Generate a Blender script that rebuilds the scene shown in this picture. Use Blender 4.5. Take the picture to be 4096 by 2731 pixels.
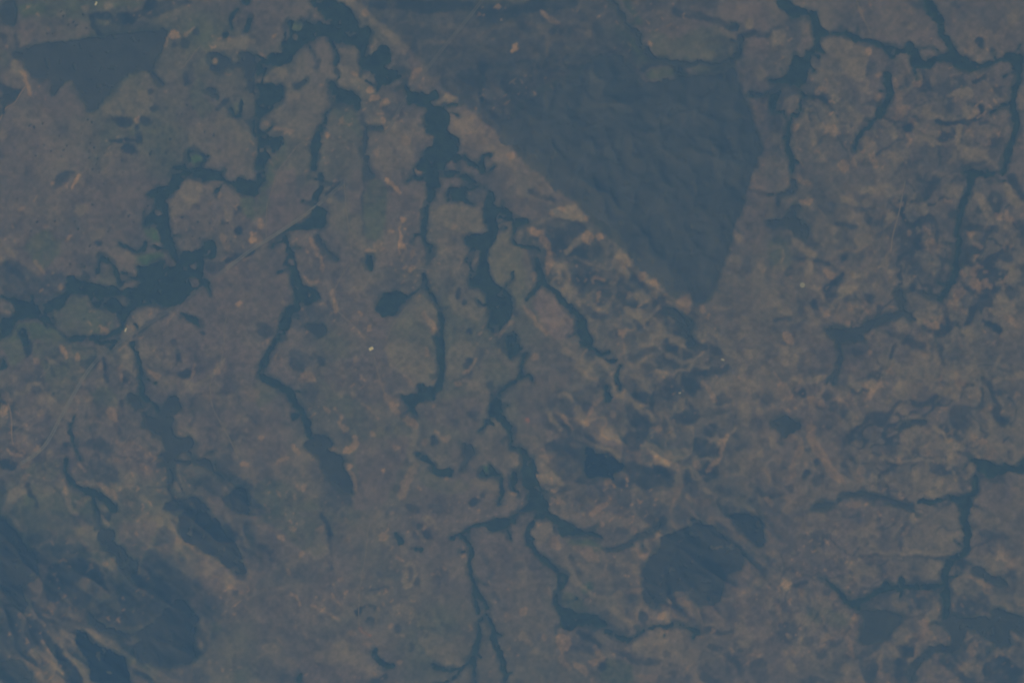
import bpy, math, random
import numpy as np

# ------------------------------------------------------------------ camera, sky, sun, exposure
for o in list(bpy.data.objects):
    bpy.data.objects.remove(o)
scene = bpy.context.scene
ALT = 100000.0                       # metres above the plain
M_PER_PX = 5.0                       # ground size of one photograph pixel
cam_data = bpy.data.cameras.new('camera')
cam_data.sensor_width = 36.0
cam_data.lens = 36.0 * ALT / (4096 * M_PER_PX)
cam_data.clip_start = 100.0
cam_data.clip_end = 300000.0
cam = bpy.data.objects.new('camera', cam_data)
cam.location = (0, 0, ALT)
scene.collection.objects.link(cam)
scene.camera = cam

SUN_EL, SUN_AZ = math.radians(32), math.radians(-132)     # azimuth measured clockwise from +Y (image top)
world = bpy.data.worlds.new('World')
scene.world = world
world.use_nodes = True
wn = world.node_tree
for n in list(wn.nodes):
    wn.nodes.remove(n)
sky = wn.nodes.new('ShaderNodeTexSky')
sky.sky_type = 'NISHITA'
sky.sun_disc = False
sky.sun_elevation = SUN_EL
sky.sun_rotation = SUN_AZ % (2 * math.pi)
bg = wn.nodes.new('ShaderNodeBackground')
bg.inputs['Strength'].default_value = 0.13
wo = wn.nodes.new('ShaderNodeOutputWorld')
wn.links.new(sky.outputs[0], bg.inputs[0])
wn.links.new(bg.outputs[0], wo.inputs[0])

sun_data = bpy.data.lights.new('sun', 'SUN')
sun_data.energy = 3.0
sun_data.angle = math.radians(0.53)
sun_data.color = (1.0, 0.965, 0.91)
sun = bpy.data.objects.new('sun', sun_data)
sun.rotation_euler = (math.radians(90) - SUN_EL, 0, math.pi - SUN_AZ)
sun.location = (-8000, -6000, 20000)
scene.collection.objects.link(sun)

scene.view_settings.view_transform = 'Standard'
scene.view_settings.look = 'None'
scene.view_settings.exposure = -0.88
scene.view_settings.gamma = 1.0
scene.cycles.filter_width = 2.0
scene.cycles.volume_bounces = 0
scene.cycles.use_denoising = True
scene.cycles.max_bounces = 3
scene.cycles.use_adaptive_sampling = False

C = scene.collection
Z = 2.2959                           # survey sheet units per photograph pixel
UM = M_PER_PX / Z                    # metres per survey unit

def to_x(g): return (g / Z - 2048.0) * M_PER_PX
def to_y(g): return (1365.5 - g / Z) * M_PER_PX
def from_x(x): return (x / M_PER_PX + 2048.0) * Z
def from_y(y): return (1365.5 - y / M_PER_PX) * Z

# ------------------------------------------------------------------ noise and shape helpers
def noise(X, Y, wl, seed):
    """smooth value noise in 0..1 at wavelength wl (X, Y arrays)"""
    n = 256
    lat = np.random.RandomState(seed).rand(n, n).astype(np.float32)
    u = X / wl + 1000.37
    v = Y / wl + 1000.71
    i = np.floor(u).astype(np.int64); j = np.floor(v).astype(np.int64)
    fu = (u - i).astype(np.float32); fv = (v - j).astype(np.float32)
    fu = fu * fu * (3 - 2 * fu); fv = fv * fv * (3 - 2 * fv)
    i0 = i % n; i1 = (i + 1) % n; j0 = j % n; j1 = (j + 1) % n
    return ((lat[i0, j0] * (1 - fu) + lat[i1, j0] * fu) * (1 - fv)
            + (lat[i0, j1] * (1 - fu) + lat[i1, j1] * fu) * fv)

def fbm(X, Y, wl, seed, octaves=4, gain=0.5):
    s = 0; a = 1.0; t = 0
    ang = 0.6
    for k in range(octaves):
        c, q = math.cos(ang * k), math.sin(ang * k)
        s = s + a * noise(X * c - Y * q, X * q + Y * c, wl / 2 ** k, seed + 17 * k)
        t += a; a *= gain
    return s / t

def sstep(a, b, x):
    t = np.clip((x - a) / (b - a), 0, 1)
    return t * t * (3 - 2 * t)

def chaikin(p, closed, times):
    p = np.array(p, float)
    for _ in range(times):
        if closed:
            q = np.roll(p, -1, axis=0)
            p = np.stack([p * .75 + q * .25, p * .25 + q * .75], 1).reshape(-1, p.shape[1])
        else:
            if len(p) < 3:
                return p
            a, b = p[:-1], p[1:]
            m = np.stack([a * .75 + b * .25, a * .25 + b * .75], 1).reshape(-1, p.shape[1])
            p = np.vstack([p[:1], m[1:-1], p[-1:]])
    return p

def sdf_poly(X, Y, p):
    d2 = np.full(X.shape, 1e18, np.float32)
    inside = np.zeros(X.shape, bool)
    q = np.roll(p, -1, axis=0)
    for (ax, ay), (bx, by) in zip(p, q):
        ex, ey = bx - ax, by - ay
        L = ex * ex + ey * ey
        if L < 1e-6:
            continue
        px, py = X - ax, Y - ay
        t = np.clip((px * ex + py * ey) / L, 0, 1)
        np.minimum(d2, (px - t * ex) ** 2 + (py - t * ey) ** 2, out=d2)
        if by != ay:
            c = (ay > Y) != (by > Y)
            inside ^= c & (X < ex * (Y - ay) / (by - ay) + ax)
    d = np.sqrt(d2)
    return np.where(inside, -d, d)

def sdf_line(X, Y, p, w):
    d2 = np.full(X.shape, 1e18, np.float32)
    for (ax, ay), (bx, by) in zip(p[:-1], p[1:]):
        ex, ey = bx - ax, by - ay
        L = max(ex * ex + ey * ey, 1e-6)
        px, py = X - ax, Y - ay
        t = np.clip((px * ex + py * ey) / L, 0, 1)
        np.minimum(d2, (px - t * ex) ** 2 + (py - t * ey) ** 2, out=d2)
    return np.sqrt(d2) - w / 2

def sdf_shape(X, Y, s):
    k = s['k']
    if k == 'P':
        return sdf_poly(X, Y, s['p'])
    if k == 'L':
        return sdf_line(X, Y, s['p'], s['w'])
    d = np.full(X.shape, 1e9, np.float32)
    for x, y, r in s['p']:
        d = np.minimum(d, np.hypot(X - x, Y - y) - r)
    return d

def bounds(s, pad):
    p = s['p']
    e = pad + (s['w'] / 2 if s['k'] == 'L' else 0) + (max(q[2] for q in p) if s['k'] == 'D' else 0)
    return p[:, 0].min() - e, p[:, 0].max() + e, p[:, 1].min() - e, p[:, 1].max() + e

# ------------------------------------------------------------------ the survey of the land (outlines of woods, soils, tracks, dark shaded slopes)
SURVEY = """
T 0 0
Corner P 0,0 140,0 150,80 155,200 130,250 60,230 0,190
d.6 P 0,290 60,330 80,400 40,400 0,350
Plant P 150,470 90,500 160,540 210,560 240,640 265,720 320,740 480,740 440,820 450,860 500,880 540,830 620,760 650,735 690,790 740,870 790,980 830,1045 850,1045 930,960 1030,850 1110,760 1170,710 1230,660 1320,650 1400,670 1410,650 1440,560 1490,480 1490,400 1540,320 1560,270 1420,270 1300,290 1150,310 1000,320 940,350 860,345 720,360 560,380 400,400 240,420
Plant L 40 1400,670 1440,710 1480,770
d.5 P 820,250 1000,240 1300,200 1400,200 1560,270 1400,290 1150,320 900,345
d.9 P 825,110 1000,120 1040,170 960,200 880,170 860,200 830,180
d.8 L 40 830,160 850,240 880,310 940,340
d.9 P 1090,120 1250,130 1330,60 1330,0 1450,0 1440,80 1330,150 1250,200 1100,240 1000,230 1030,190
d.6 P 1330,0 1800,0 1700,60 1500,100 1400,170 1330,150
d.7 P 130,260 170,270 180,420 150,460
Westwood P 0,850 100,860 170,830 190,880 150,940 60,960 20,1040 0,1080
d.7 L 60 10,800 60,850 170,840
PondTrees L 35 2180,90 2130,150 2110,220 2130,270
PondTrees L 35 2300,150 2290,230 2260,290
PondTrees D 2070,330,28 2250,15,38
d.7 D 2250,10,40 1740,10,30
Cluster P 1920,490 2030,470 2090,520 2150,580 2200,560 2190,490 2270,470 2351,530 2351,900 2300,870 2260,800 2240,720 2270,660 2200,620 2100,610 2050,650 1980,670 1930,650 1910,570
-Cluster D 1970,560,32 2160,550,25 2180,655,38
Cluster P 1870,820 1960,800 2010,860 2020,910 1970,900 1900,860
d L 50 2010,990 2080,930
LagoonS L 32 2215,930 2220,1010 2190,1080 2140,1060 2120,1000
g P 2130,960 2200,950 2200,1050 2150,1050
Meander P 2351,1060 2310,1080 2295,1180 2320,1250 2351,1290
Lagoon L 42 1720,1470 1720,1410 1780,1385 1850,1400 1880,1450 1860,1510 1800,1550
g1.3 P 1740,1430 1800,1410 1850,1440 1840,1500 1780,1510 1740,1480
Meander P 1560,1568 1620,1520 1660,1500 1720,1540 1800,1540 1870,1500 1880,1540 1980,1560 2000,1575
d L 60 1260,1180 1280,1300
d.8 L 35 1020,1300 1100,1280 1250,1290
d P 1110,1330 1200,1320 1270,1400 1200,1420 1110,1390
d.7 P 1000,1050 1200,1080 1230,1130 1150,1190 1080,1170 1030,1110
d.6 P 1290,1080 1400,1080 1400,1140 1310,1150
d.7 L 28 1690,690 1720,780
s.6 P 1650,620 1850,420 1900,500 1780,620 1760,780 1700,740
d.6 D 1600,410,28 1700,400,45 1380,840,40 1420,1000,35 1800,290,30
g P 165,30 420,30 420,120 330,150 180,165
g.6 P 600,100 800,0 1300,0 1300,60 900,80
g.5 P 1750,780 1850,700 1900,950 2000,950 1900,1080 1850,1110 1750,900
g.5 P 0,480 90,500 90,600 0,640
b P 1570,290 1630,280 1640,360 1570,380
b.6 L 25 1690,320 1730,300 1780,260
b.5 L 30 1510,420 1520,360 1560,330
b.7 L 25 200,650 230,740 270,820 290,880
R2 L 12 240,790 190,850 140,950 60,980 20,1050 0,1110
b.6 D 70,440,22 2150,190,22 1980,560,28 1260,1110,28 1520,840,16
t P 110,560 180,560 220,620 200,700 130,690 90,620
t.8 D 340,1440,32 780,80,35 1000,50,40 40,1240,40 560,130,40
t.5 P 100,120 150,0 160,200 140,240
t.6 P 1900,350 2351,330 2351,440 1950,460
m.6 P 160,180 800,170 860,340 240,410
m.6 P 300,900 620,780 830,1050 700,1100 450,1050
t.4 P 1230,680 1400,700 1440,900 1350,1100 1100,1080 900,1060 1050,880
t.4 P 1850,1060 2290,1100 2300,1300 2200,1560 1900,1420 1700,1300
R1 L 9 1840,420 1760,520 1680,620
T 1 0
North P 480,0 790,0 850,60 900,130 940,190 945,250 1050,270 1080,300 1060,360 1030,410 1010,450 990,520 1050,500 1100,440 1180,400 1220,430 1240,520 1250,560 1190,590 1210,640 1310,630 1330,720 1270,740 1210,780 1140,800 1110,860 1090,790 1080,700 1060,650 980,650 950,700 970,640 960,540 930,450 900,420 830,410 740,390 710,380 720,430 760,500 780,560 740,610 740,660 720,640 715,500 690,420 665,360 610,320 540,360 460,420 380,480 330,560 270,610 160,610 60,680 0,710 0,570 80,540 130,500 200,500 240,520 250,450 240,380 300,350 300,270 280,180 350,190 440,170 440,210 500,215 600,210 690,240 640,190 560,100 500,60
-North D 370,245,45 370,350,22
g1.2 D 370,245,48
Meander P 0,780 60,765 240,770 270,830 270,890 220,950 130,1020 70,1080 30,1120 20,1180 90,1230 160,1260 240,1250 250,1330 200,1390 140,1400 150,1350 60,1350 0,1370
Meander P 0,1420 90,1400 150,1420 100,1500 80,1568 0,1575
g.8 P 250,1250 290,1350 260,1480 200,1568 80,1568 130,1450 230,1380
Strip1 P 640,800 660,740 720,720 740,790 830,830 880,830 950,900 960,960 930,1030 890,990 840,970 740,970 690,1000 660,1060 670,1130 630,1150 630,1260 600,1320 580,1400 570,1500 560,1575 500,1575 490,1480 510,1340 520,1260 590,1180 610,1100 630,1040 720,960 730,910 670,850
Spur L 40 450,750 410,790 370,810
d.6 D 940,540,28 550,620,35 560,580,30
Strip2 L 50 1010,1180 1000,1250 980,1390
Strip2 L 50 1010,1440 1010,1575
Strip2 L 45 1060,1190 1140,1180
s.9 P 1130,1000 1200,960 1350,930 1400,980 1330,1100 1230,1130 1160,1080 1140,1040
s.8 P 940,980 1000,980 1020,1160 980,1180
Strip3 P 1370,850 1350,740 1390,740 1420,860 1500,830 1590,870 1640,820 1680,830 1690,870 1600,960 1640,980 1750,960 1860,940 1900,960 1880,990 1740,990 1740,1010 1780,1060 1790,1130 1750,1200 1840,1250 1890,1270 1860,1340 1870,1400 1790,1470 1740,1530 1720,1575 1480,1575 1500,1480 1530,1400 1650,1310 1660,1250 1570,1240 1545,1160 1530,1090 1570,1040 1550,990 1450,960 1380,960
Strip3 L 45 1900,1460 1960,1490 2030,1540
Strip3 L 55 2160,1430 2070,1430 2070,1575
Strip3 D 1850,1460,30
s.72 P 900,-20 1000,60 1140,220 1240,320 1340,400 1460,480 1530,580 1560,640 1620,720 1700,800 1760,830 1900,930 2000,1040 2060,1110 2200,1200 2400,1300 2400,-20
d.7 L 110 1080,20 1350,45 1600,65 1990,60 2380,80
d.5 L 80 2050,120 2150,170 2360,180
d.5 D 2070,620,55 2150,100,60
m.5 L 60 1880,360 1990,230 1990,340
m.4 L 50 2150,430 2351,440
m.5 L 40 1560,700 1650,620 1740,580
m.4 D 1500,770,60 1650,840,40 2050,720,40 2040,900,35 1300,440,50
s.9 L 60 1400,520 1280,560 1350,640 1380,720 1370,760
t.7 L 65 840,-10 1000,100 1120,220 1250,340 1380,460
m.9 L 90 1380,460 1480,580 1470,660
b.5 D 1010,120,30 1480,660,35 1440,700,25
t P 1600,970 1690,900 1760,840 1820,890 1870,930 1740,960
t.6 P 1010,480 1090,360 1150,400 1080,460 1030,500
b.7 P 1110,980 1150,910 1230,900 1240,940 1170,960 1120,1000
b.8 D 910,680,28 1040,820,28 670,1240,28 1080,900,28 600,795,18 1170,1110,26 160,345,24 40,500,28
b.5 L 28 1110,1050 1160,1040
t.7 L 60 900,740 1000,720 1050,820
t.5 P 20,720 160,620 270,640 330,780 380,880 340,910 270,840 200,760
t.6 L 45 300,780 380,880 
b.4 L 35 100,1140 200,1170 280,1200 340,1200
t.5 P 750,420 920,440 950,600 900,700 760,700 760,600
t.3 P 300,640 600,350 690,450 700,680 620,820 680,900 560,1180 420,1300 120,1120 300,900 380,780
t.4 P 1180,1180 1280,1120 1400,1300 1480,1450 1460,1568 1080,1568 1090,1350
b.3 D 1370,1300,40 1100,1380,35
t.4 P 700,1250 860,1290 950,1430 880,1400 760,1300
t.35 P 1760,1200 1850,1000 1960,1060 2040,1200 2200,1260 2351,1370 2351,1568 2150,1560 2050,1400 1900,1320
g.6 P 680,1010 850,990 930,1050 970,1180 980,1280 880,1200 750,1100
b.5 D 2330,1440,35 1500,1560,22
R1 L 9 500,1310 400,1310 320,1420 200,1568
T 2 0
d.7 L 110 -20,120 160,60 350,30 550,20
s.75 P -20,-20 800,-20 960,120 1060,350 1160,500 1230,600 1180,700 1200,800 1000,900 -20,1300
m.5 P 200,150 600,60 650,240 740,380 560,420 420,260 300,200
d.5 D 430,120,45 480,300,60 380,290,40
b.5 L 40 270,110 330,160 410,210
m.6 L 50 60,210 130,220 190,270
b D 35,445,26
t.5 D 510,450,25 690,330,40 500,600,30
t.4 L 35 620,450 580,510
t.4 L 30 590,280 680,320 730,380
NorthEast L 55 880,-10 980,100 1060,220 1150,320 1180,420 1230,490 1290,550 1400,550 1520,600 1650,580 1730,570 1830,610 1930,600 2060,545 2090,470 2070,430 2115,365
NorthEast L 45 1530,600 1520,690
d.7 L 60 2110,350 2220,290 2360,320
NorthEast P 1970,250 2020,200 2090,220 2090,260 2030,290 1980,280
d.6 L 70 1500,100 1620,140 1700,150 1850,190 1980,250
d.4 L 120 1100,60 1350,40 1600,40 1830,20
d.4 P 1190,150 1330,130 1420,200 1320,280 1220,230
d.7 L 45 1200,640 1260,600 1400,580
g P 960,170 1030,280 1160,380 1170,470 1250,560 1160,620 1080,480 960,330
g.5 P 1230,330 1330,300 1500,360 1700,250 1900,260 2030,400 2050,530 1830,570 1730,540 1520,560 1300,520
m.5 P 1350,350 1550,340 1600,200 1480,180 1380,240
m.5 P 1600,200 1730,180 1850,250 1700,330
g.9 P 1220,650 1400,610 1500,650 1490,720 1260,740
g.7 P 1620,640 1750,590 1850,640 2000,600 1990,640 1800,690
g L 60 1050,-10 1100,90 1170,200
g.5 P 800,250 960,200 1050,330 1130,400 900,400
b.9 D 1260,410,30
t.8 D 2280,690,55 2180,220,45
t.6 L 55 1930,280 2030,350 
t.6 L 35 2010,440 2040,520
m P 1850,40 2351,-20 2351,600 2130,560 2120,380 2200,290 2100,200 1920,120
m P 2050,600 2351,600 2351,850 2160,850 2130,880 2080,700
m P 2180,920 2351,900 2351,1560 2230,1568 2240,1480 2300,1350 2250,1180 2210,1060
NEend L 55 2180,870 2270,870 2360,870
Reserve P 1180,760 1260,790 1490,740 1540,700 1750,680 1880,660 2040,590 2070,680 2120,870 2170,960 2200,1080 2250,1200 2290,1330 2290,1400 2240,1480 2220,1572 2205,1600 2180,1690 2150,1770 2120,1900 2060,2030 2030,2130 2000,2230 1990,2290 1950,2370 1920,2470 1890,2570 1850,2670 1780,2770 1720,2810 1680,2810 1660,2680 1560,2690 1480,2750 1420,2660 1350,2590 1250,2520 1180,2470 1100,2370 1050,2290 950,2220 880,2160 740,2030 720,1970 620,1870 540,1810 420,1750 330,1670 250,1590 180,1568 100,1480 -20,1330 -120,1180 0,1060 60,960 220,900 260,800 420,760 600,640 850,500 1050,560 1120,660
j150 P 1180,760 1490,740 2040,590 2290,1330 2150,1770 1850,2670 1680,2810 1180,2470 540,1810 0,1360 -650,800 0,500 850,420
T 3 0
EastNet P 60,-10 200,-10 260,60 420,100 470,170 490,260 560,300 690,290 800,320 860,370 960,360 1020,400 1130,420 1250,460 1250,390 1320,370 1380,440 1390,520 1440,580 1500,520 1580,490 1660,480 1660,420 1600,360 1550,290 1560,220 1490,140 1440,60 1390,-10 1460,-10 1570,80 1620,170 1600,260 1690,350 1710,440 1760,500 1840,540 1900,580 2050,580 2130,530 2150,480 2230,470 2360,500 2360,570 2260,580 2180,560 2080,570 2020,630 1950,650 1830,650 1750,640 1700,590 1660,540 1570,560 1510,620 1420,650 1330,620 1290,560 1310,500 1190,480 1170,540 1110,530 1000,430 880,410 780,370 680,330 540,330 480,350 490,440 530,500 450,490 390,540 370,620 350,760 310,800 340,870 390,900 310,930 320,1000 280,1060 210,1120 200,1240 170,1270 150,1200 160,1130 240,1050 310,950 300,850 290,790 160,790 60,770 0,740 0,710 130,720 170,660 200,560 230,490 330,520 350,480 420,430 410,330 400,230 370,150 250,180 130,120
s.8 P 140,170 320,200 400,160 340,230 300,260 300,400 250,440 230,490 180,440 170,330 130,270 0,340 0,300
EastNet L 55 170,1270 210,1400 230,1500 230,1575
EastNet P 0,880 80,850 110,820 130,860 80,960 60,1040 30,1020 0,940
d.6 L 50 0,850 120,790
d.9 L 48 430,880 500,890 550,930
s.6 D 450,560,40 620,660,60 940,620,60
Branch L 80 1090,700 1100,800 1130,850 1080,960 1030,1060
Branch L 42 1030,1060 930,1160 850,1210 810,1290 790,1380
d.5 L 60 1130,540 1110,600 1090,680
d.6 L 65 1430,680 1460,800 1490,900
d.8 L 45 1990,710 1890,760
EastRiver L 75 2290,600 2300,740 2270,840 2230,930 2270,1060 2290,1180 2240,1300 2200,1420 2160,1575
EastRiver L 38 2230,930 2130,990 2060,1030
EastRiver L 80 2280,560 2290,640
d.9 L 42 1550,1110 1700,1130 1850,1120 1950,1070 1960,990 1850,940
d.9 P 1210,1160 1330,1110 1330,1180 1270,1220
d.8 D 1950,395,45 2070,450,24
d.5 L 50 1700,20 1760,50
s.5 L 90 1640,60 1640,200
s.4 D 1800,140,40
s.5 P 600,1230 780,1230 770,1370 600,1340
s.6 L 60 670,1380 740,1480
s.6 P 1400,1300 1600,1360 1900,1450 2050,1568 1400,1568
d.4 D 1620,1260,60 2100,1290,60 1300,900,60 2080,1380,60
t.7 P 490,370 700,340 860,430 940,480 890,600 900,740 800,760 690,560 540,520
b.5 D 910,480,35 1020,690,28
t.6 L 55 600,770 560,840 620,920
R1 L 10 810,-10 850,110 900,210 940,300
b.4 L 22 840,80 880,170
b.6 P 1310,740 1400,730 1420,800 1370,810
t.9 L 55 1450,990 1440,1050 1530,1080
t L 55 1755,1160 1740,1280 1780,1360 1880,1400
t.7 L 32 1880,1400 2050,1480 2100,1530
t.7 L 30 1740,1310 1600,1330 1500,1290
t.8 P 1620,880 1700,840 1800,790 1900,850 1850,920 1720,890
t.8 L 55 1040,1110 1100,1150 1160,1240
t.6 L 55 720,960 790,1030 860,1090
t.5 L 45 730,1150 780,1190
b.5 D 250,1170,35 690,1530,55
t.8 L 42 400,1200 430,1310
t.7 L 30 410,1190 490,1160
t.7 L 70 1070,1410 1200,1470 
b.4 L 60 960,1430 1000,1520
t.6 D 820,1420,45 100,330,60 1850,1010,75 70,390,35 2250,150,60 1320,250,40
t.5 L 50 850,1280 940,1380
t.5 P 2150,0 2280,40 2270,200 2190,140
t.5 L 45 400,930 540,1000
m.5 P 240,460 330,240 400,330 340,480
m.4 P 900,0 1400,0 1540,250 1650,420 1400,500 1000,380 900,200
t.4 P 1900,1200 2150,1030 2210,1060 2210,1250 2000,1260
T 2 0
k.35 P -1200,100 -300,60 700,40 1000,350 300,560 -400,620 -900,500
T 3 0
c.6 P 0,700 900,600 2351,600 2351,1568 0,1568
T 2 0
s P -700,760 -500,650 0,560 700,480 900,600 400,900 100,1150 0,1360 -250,1130
d.25 P -700,760 -500,650 0,560 700,480 900,600 400,900 100,1150 0,1360 -250,1130
T 2 0
d.2 P -1300,-20 -200,60 700,30 900,420 300,560 -600,700 -900,560
T 0 1
Meander P 1560,-10 2030,-10 2060,60 2130,100 2180,40 2250,80 2300,80 2360,60 2360,260 2220,210 2170,200 2130,150 2050,100 1980,80 1880,100 1790,50 1690,60 1670,130 1610,190 1570,240 1500,290 1550,320 1545,400 1535,490 1580,580 1610,670 1640,740 1630,850 1560,780 1500,680 1470,600 1440,500 1400,480 1330,520 1290,480 1330,420 1400,390 1430,350 1420,290 1380,260 1320,230 1380,170 1450,150 1550,130
-Meander D 1460,390,32
WestBlock P 1640,745 1760,740 1850,700 1880,640 1990,640 1985,790 1940,815 1900,800 1880,760 1860,830 1850,960 1900,1010 1940,1060 1935,1140 1880,1090 1800,1090 1740,1150 1680,1220 1580,1260 1490,1270 1460,1215 1300,1245 1240,1290 1180,1360 1130,1420 1090,1420 1080,1350 1070,1320 1000,1290 930,1280 940,1220 1000,1160 1100,1170 1120,1250 1160,1270 1170,1170 1110,1130 1140,1090 1270,1060 1270,950 1240,870 1350,870 1380,840 1480,800 1540,890 1630,860
-WestBlock D 1780,885,28 1780,1030,45
WestArm P 800,1020 1000,1060 1130,1090 1110,1150 1000,1155 930,1220 930,1280 860,1250 810,1210 790,1130 640,1130 600,1200 580,1250 500,1290 420,1320 450,1370 540,1450 640,1535 600,1520 560,1480 440,1400 330,1370 220,1360 150,1390 140,1450 60,1530 0,1575 0,1330 50,1340 120,1330 150,1260 100,1210 0,1180 0,1150 200,1190 330,1230 450,1200 560,1130 610,1060 600,970 680,970 740,1000
WestArm L 50 1110,1400 1110,1440 1060,1500 900,1540 650,1545
WestArm L 70 210,1480 240,1575
ArcW1 L 40 1110,670 1180,720 1260,750 1320,720 1340,650
ArcW2 L 50 930,790 1000,820 1060,880 1080,960 1110,1040
ArcW2 L 25 930,790 910,870 890,940
d.8 L 22 770,930 820,980
d.8 D 910,670,30 770,1370,18 1850,1500,20 2200,550,40
d.5 D 1790,330,30 1130,400,30 1720,450,18 2050,470,25 1580,490,20
d.7 P 2150,290 2220,330 2190,420 2150,400
g P 2200,220 2351,260 2351,450 2230,420
d.8 L 55 2080,830 2180,800 2320,740
d.6 P 1870,830 2080,830 2070,900 1950,960 1880,900
d.6 P 540,0 700,0 640,80 560,160 480,180
Ridge P 1640,1290 1720,1300 1820,1360 1870,1450 1800,1420 1680,1360
d.6 L 40 1530,1310 1380,1400 1230,1510
s P 0,830 100,800 200,850 280,920 380,970 480,910 560,930 600,970 600,1080 520,1140 450,1200 300,1230 100,1200 0,1150
m.5 P 250,1020 380,1000 480,1060 450,1160 320,1150
d.5 L 60 60,850 150,950 200,1000
g.7 P 200,680 400,540 480,600 560,690 520,800 400,920 300,800
g.7 P 430,1320 600,1220 650,1120 790,1140 800,1230 860,1270 1060,1330 1040,1420 1000,1500 820,1520 650,1520 560,1430
g P 150,1390 420,1400 600,1500 640,1575 290,1575 280,1480 210,1470 210,1575 0,1575 90,1520
g1.2 P 1330,520 1420,490 1480,640 1440,650 1350,600
g1.2 P 1230,780 1480,740 1500,790 1380,830 1350,880 1280,850
g.5 P 940,900 1030,880 1060,990 1100,1060 900,1060 900,970
s.6 P 680,780 880,760 880,960 820,980 720,900
s.5 P 550,420 740,400 780,600 700,680 500,560
s.5 P 1180,640 1300,560 1310,690 1240,720
s.5 P 1780,560 1990,560 1980,660 1860,700
t.7 P 1690,60 1790,60 1880,130 1800,330 1600,430 1550,480 1560,300 1650,180
t.6 P 830,600 960,520 970,600 860,640
t.6 P 2050,330 2140,380 2160,470 2080,480
b L 18 660,150 690,100 730,50
b.5 D 610,140,26 480,110,20 410,520,20 1790,760,20
t.8 D 90,760,40 740,340,60 20,820,35
b.7 L 24 600,640 650,600
b D 2310,620,32 2315,570,20
b.7 D 960,1470,38 2200,1220,18
b.6 D 1140,1130,22
m.6 P 1550,880 1640,840 1560,780 1480,700 1520,800
t.6 P 0,1190 60,1220 150,1260 110,1330 20,1310 0,1280
m.7 P 1900,900 2351,780 2351,1568 1600,1568 1640,1450 1700,1250 1950,1000
b.3 P 2000,540 2100,620 2150,760 2050,720
b.4 L 25 320,280 340,240
b.4 L 22 190,370 210,340
m.6 P 500,760 800,760 600,960 500,850
m.6 P 560,120 1500,60 1400,250 900,500 780,420
m.4 P 1100,740 1220,820 1270,1000 1260,1060 1170,1060 1080,880
t.4 P 1260,1290 1420,1230 1480,1280 1250,1480 1160,1500
b.4 D 1240,1440,40
b.4 L 22 330,820 400,940
b.3 L 25 1550,1400 1600,1300
R1 L 10 2060,1568 2060,1430 2080,1350
R1 L 10 1200,1568 1210,1500 1290,1430
T 1 1
Strip1 P 570,-10 610,20 620,120 640,170 600,220 570,280 570,320 510,340 500,270 530,200 575,150 580,60
Knot P 530,350 600,330 660,400 640,500 580,550 480,540 400,540 320,560 260,590 200,620 190,600 300,530 430,470
SouthStrip P 250,590 300,600 310,700 360,760 375,880 370,930 420,990 450,1040 540,1080 590,1150 600,1200 500,1230 430,1230 380,1290 340,1340 330,1420 280,1480 250,1575 160,1575 160,1490 200,1430 240,1330 270,1240 340,1220 340,1080 310,980 280,890 240,870 280,790 280,680 250,640
-SouthStrip D 320,840,28 490,1150,15
Smudge P 430,1420 560,1400 640,1400 660,1470 620,1540 560,1530 480,1470
s.8 P 340,1300 480,1230 600,1230 650,1400 500,1440 340,1480
d.6 P 0,1390 60,1400 150,1450 150,1520 80,1568 0,1500
Meander P -10,-10 90,-10 110,60 60,140 -10,180
g P 100,0 170,0 140,150 60,200 0,200
g.6 P 0,220 130,210 90,400 0,430
s P 380,40 440,20 480,100 400,150 390,240 370,200 365,80
Strip2 D 1040,50,45
Strip2 L 30 1000,60 1000,-10
g.7 P 1000,100 1200,100 1200,400 1180,600 1060,640 1000,600 970,400
d.6 L 20 990,100 960,380 990,580
d.9 L 32 790,100 720,160 650,230
s.8 P 640,80 800,60 840,230 800,300 730,200
Crescent L 55 570,620 620,700 660,770 740,800
s.5 P 600,600 800,560 850,700 750,800 640,750
RectGrove P 1010,755 1060,760 1085,800 1085,920 1020,930 1015,850
d.6 D 980,820,20
RoundWood P 1090,1300 1090,1250 1130,1170 1170,1120 1280,1090 1330,1120 1420,1150 1390,1210 1310,1240 1300,1290 1240,1350 1160,1330
CentralRiver L 26 1420,1155 1480,1110 1545,1070
s.4 P 1100,1030 1400,1000 1500,1080 1300,1090 1000,1140
CentralRiver P 1540,-10 1680,-10 1690,60 1700,150 1650,200 1630,280 1580,320 1580,400 1560,480 1560,640 1600,680 1640,690 1610,760 1590,830 1540,880 1550,840 1580,790 1570,720 1530,640 1510,560 1520,420 1550,300 1570,180 1550,90
CentralRiver L 50 1400,95 1450,65 1550,50
CentralRiver L 52 1540,950 1545,1060 1600,1140 1650,1210 1700,1300 1705,1400 1690,1480 1680,1575
BigRiver P 1700,-10 1890,-10 1880,30 1850,50 1750,70
BigRiver P 1860,40 1960,30 1990,110 2140,150 2210,220 2190,330 2300,350 2360,400 2360,480 2250,430 2190,430 2230,520 2250,560 2180,640 2150,720 2120,790 2140,1000 2240,1060 2360,1110 2360,1350 2290,1400 2240,1500 2160,1490 2100,1450 2140,1390 2120,1220 2100,1100 1960,1080 1950,980 1960,880 1900,840 1950,830 1980,940 2030,880 2060,800 2030,720 1960,710 1910,660 1950,580 2100,570 2120,540 2090,460 2110,380 2100,260 2130,190 2030,140 1920,120
RingWood L 45 1770,280 1760,220 1810,180 1960,180 2040,150
RingWood L 40 1930,280 1990,310
RingWood P 1770,200 1900,190 1940,240 1900,280 1780,290
s.8 P 1950,180 2090,180 2080,260 1990,320 1920,260
g D 1950,250,30
BigRiver D 2280,540,28
BigRiver P 2310,1520 2360,1490 2360,1575 2260,1575
d L 38 1865,1095 1865,1160
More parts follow.
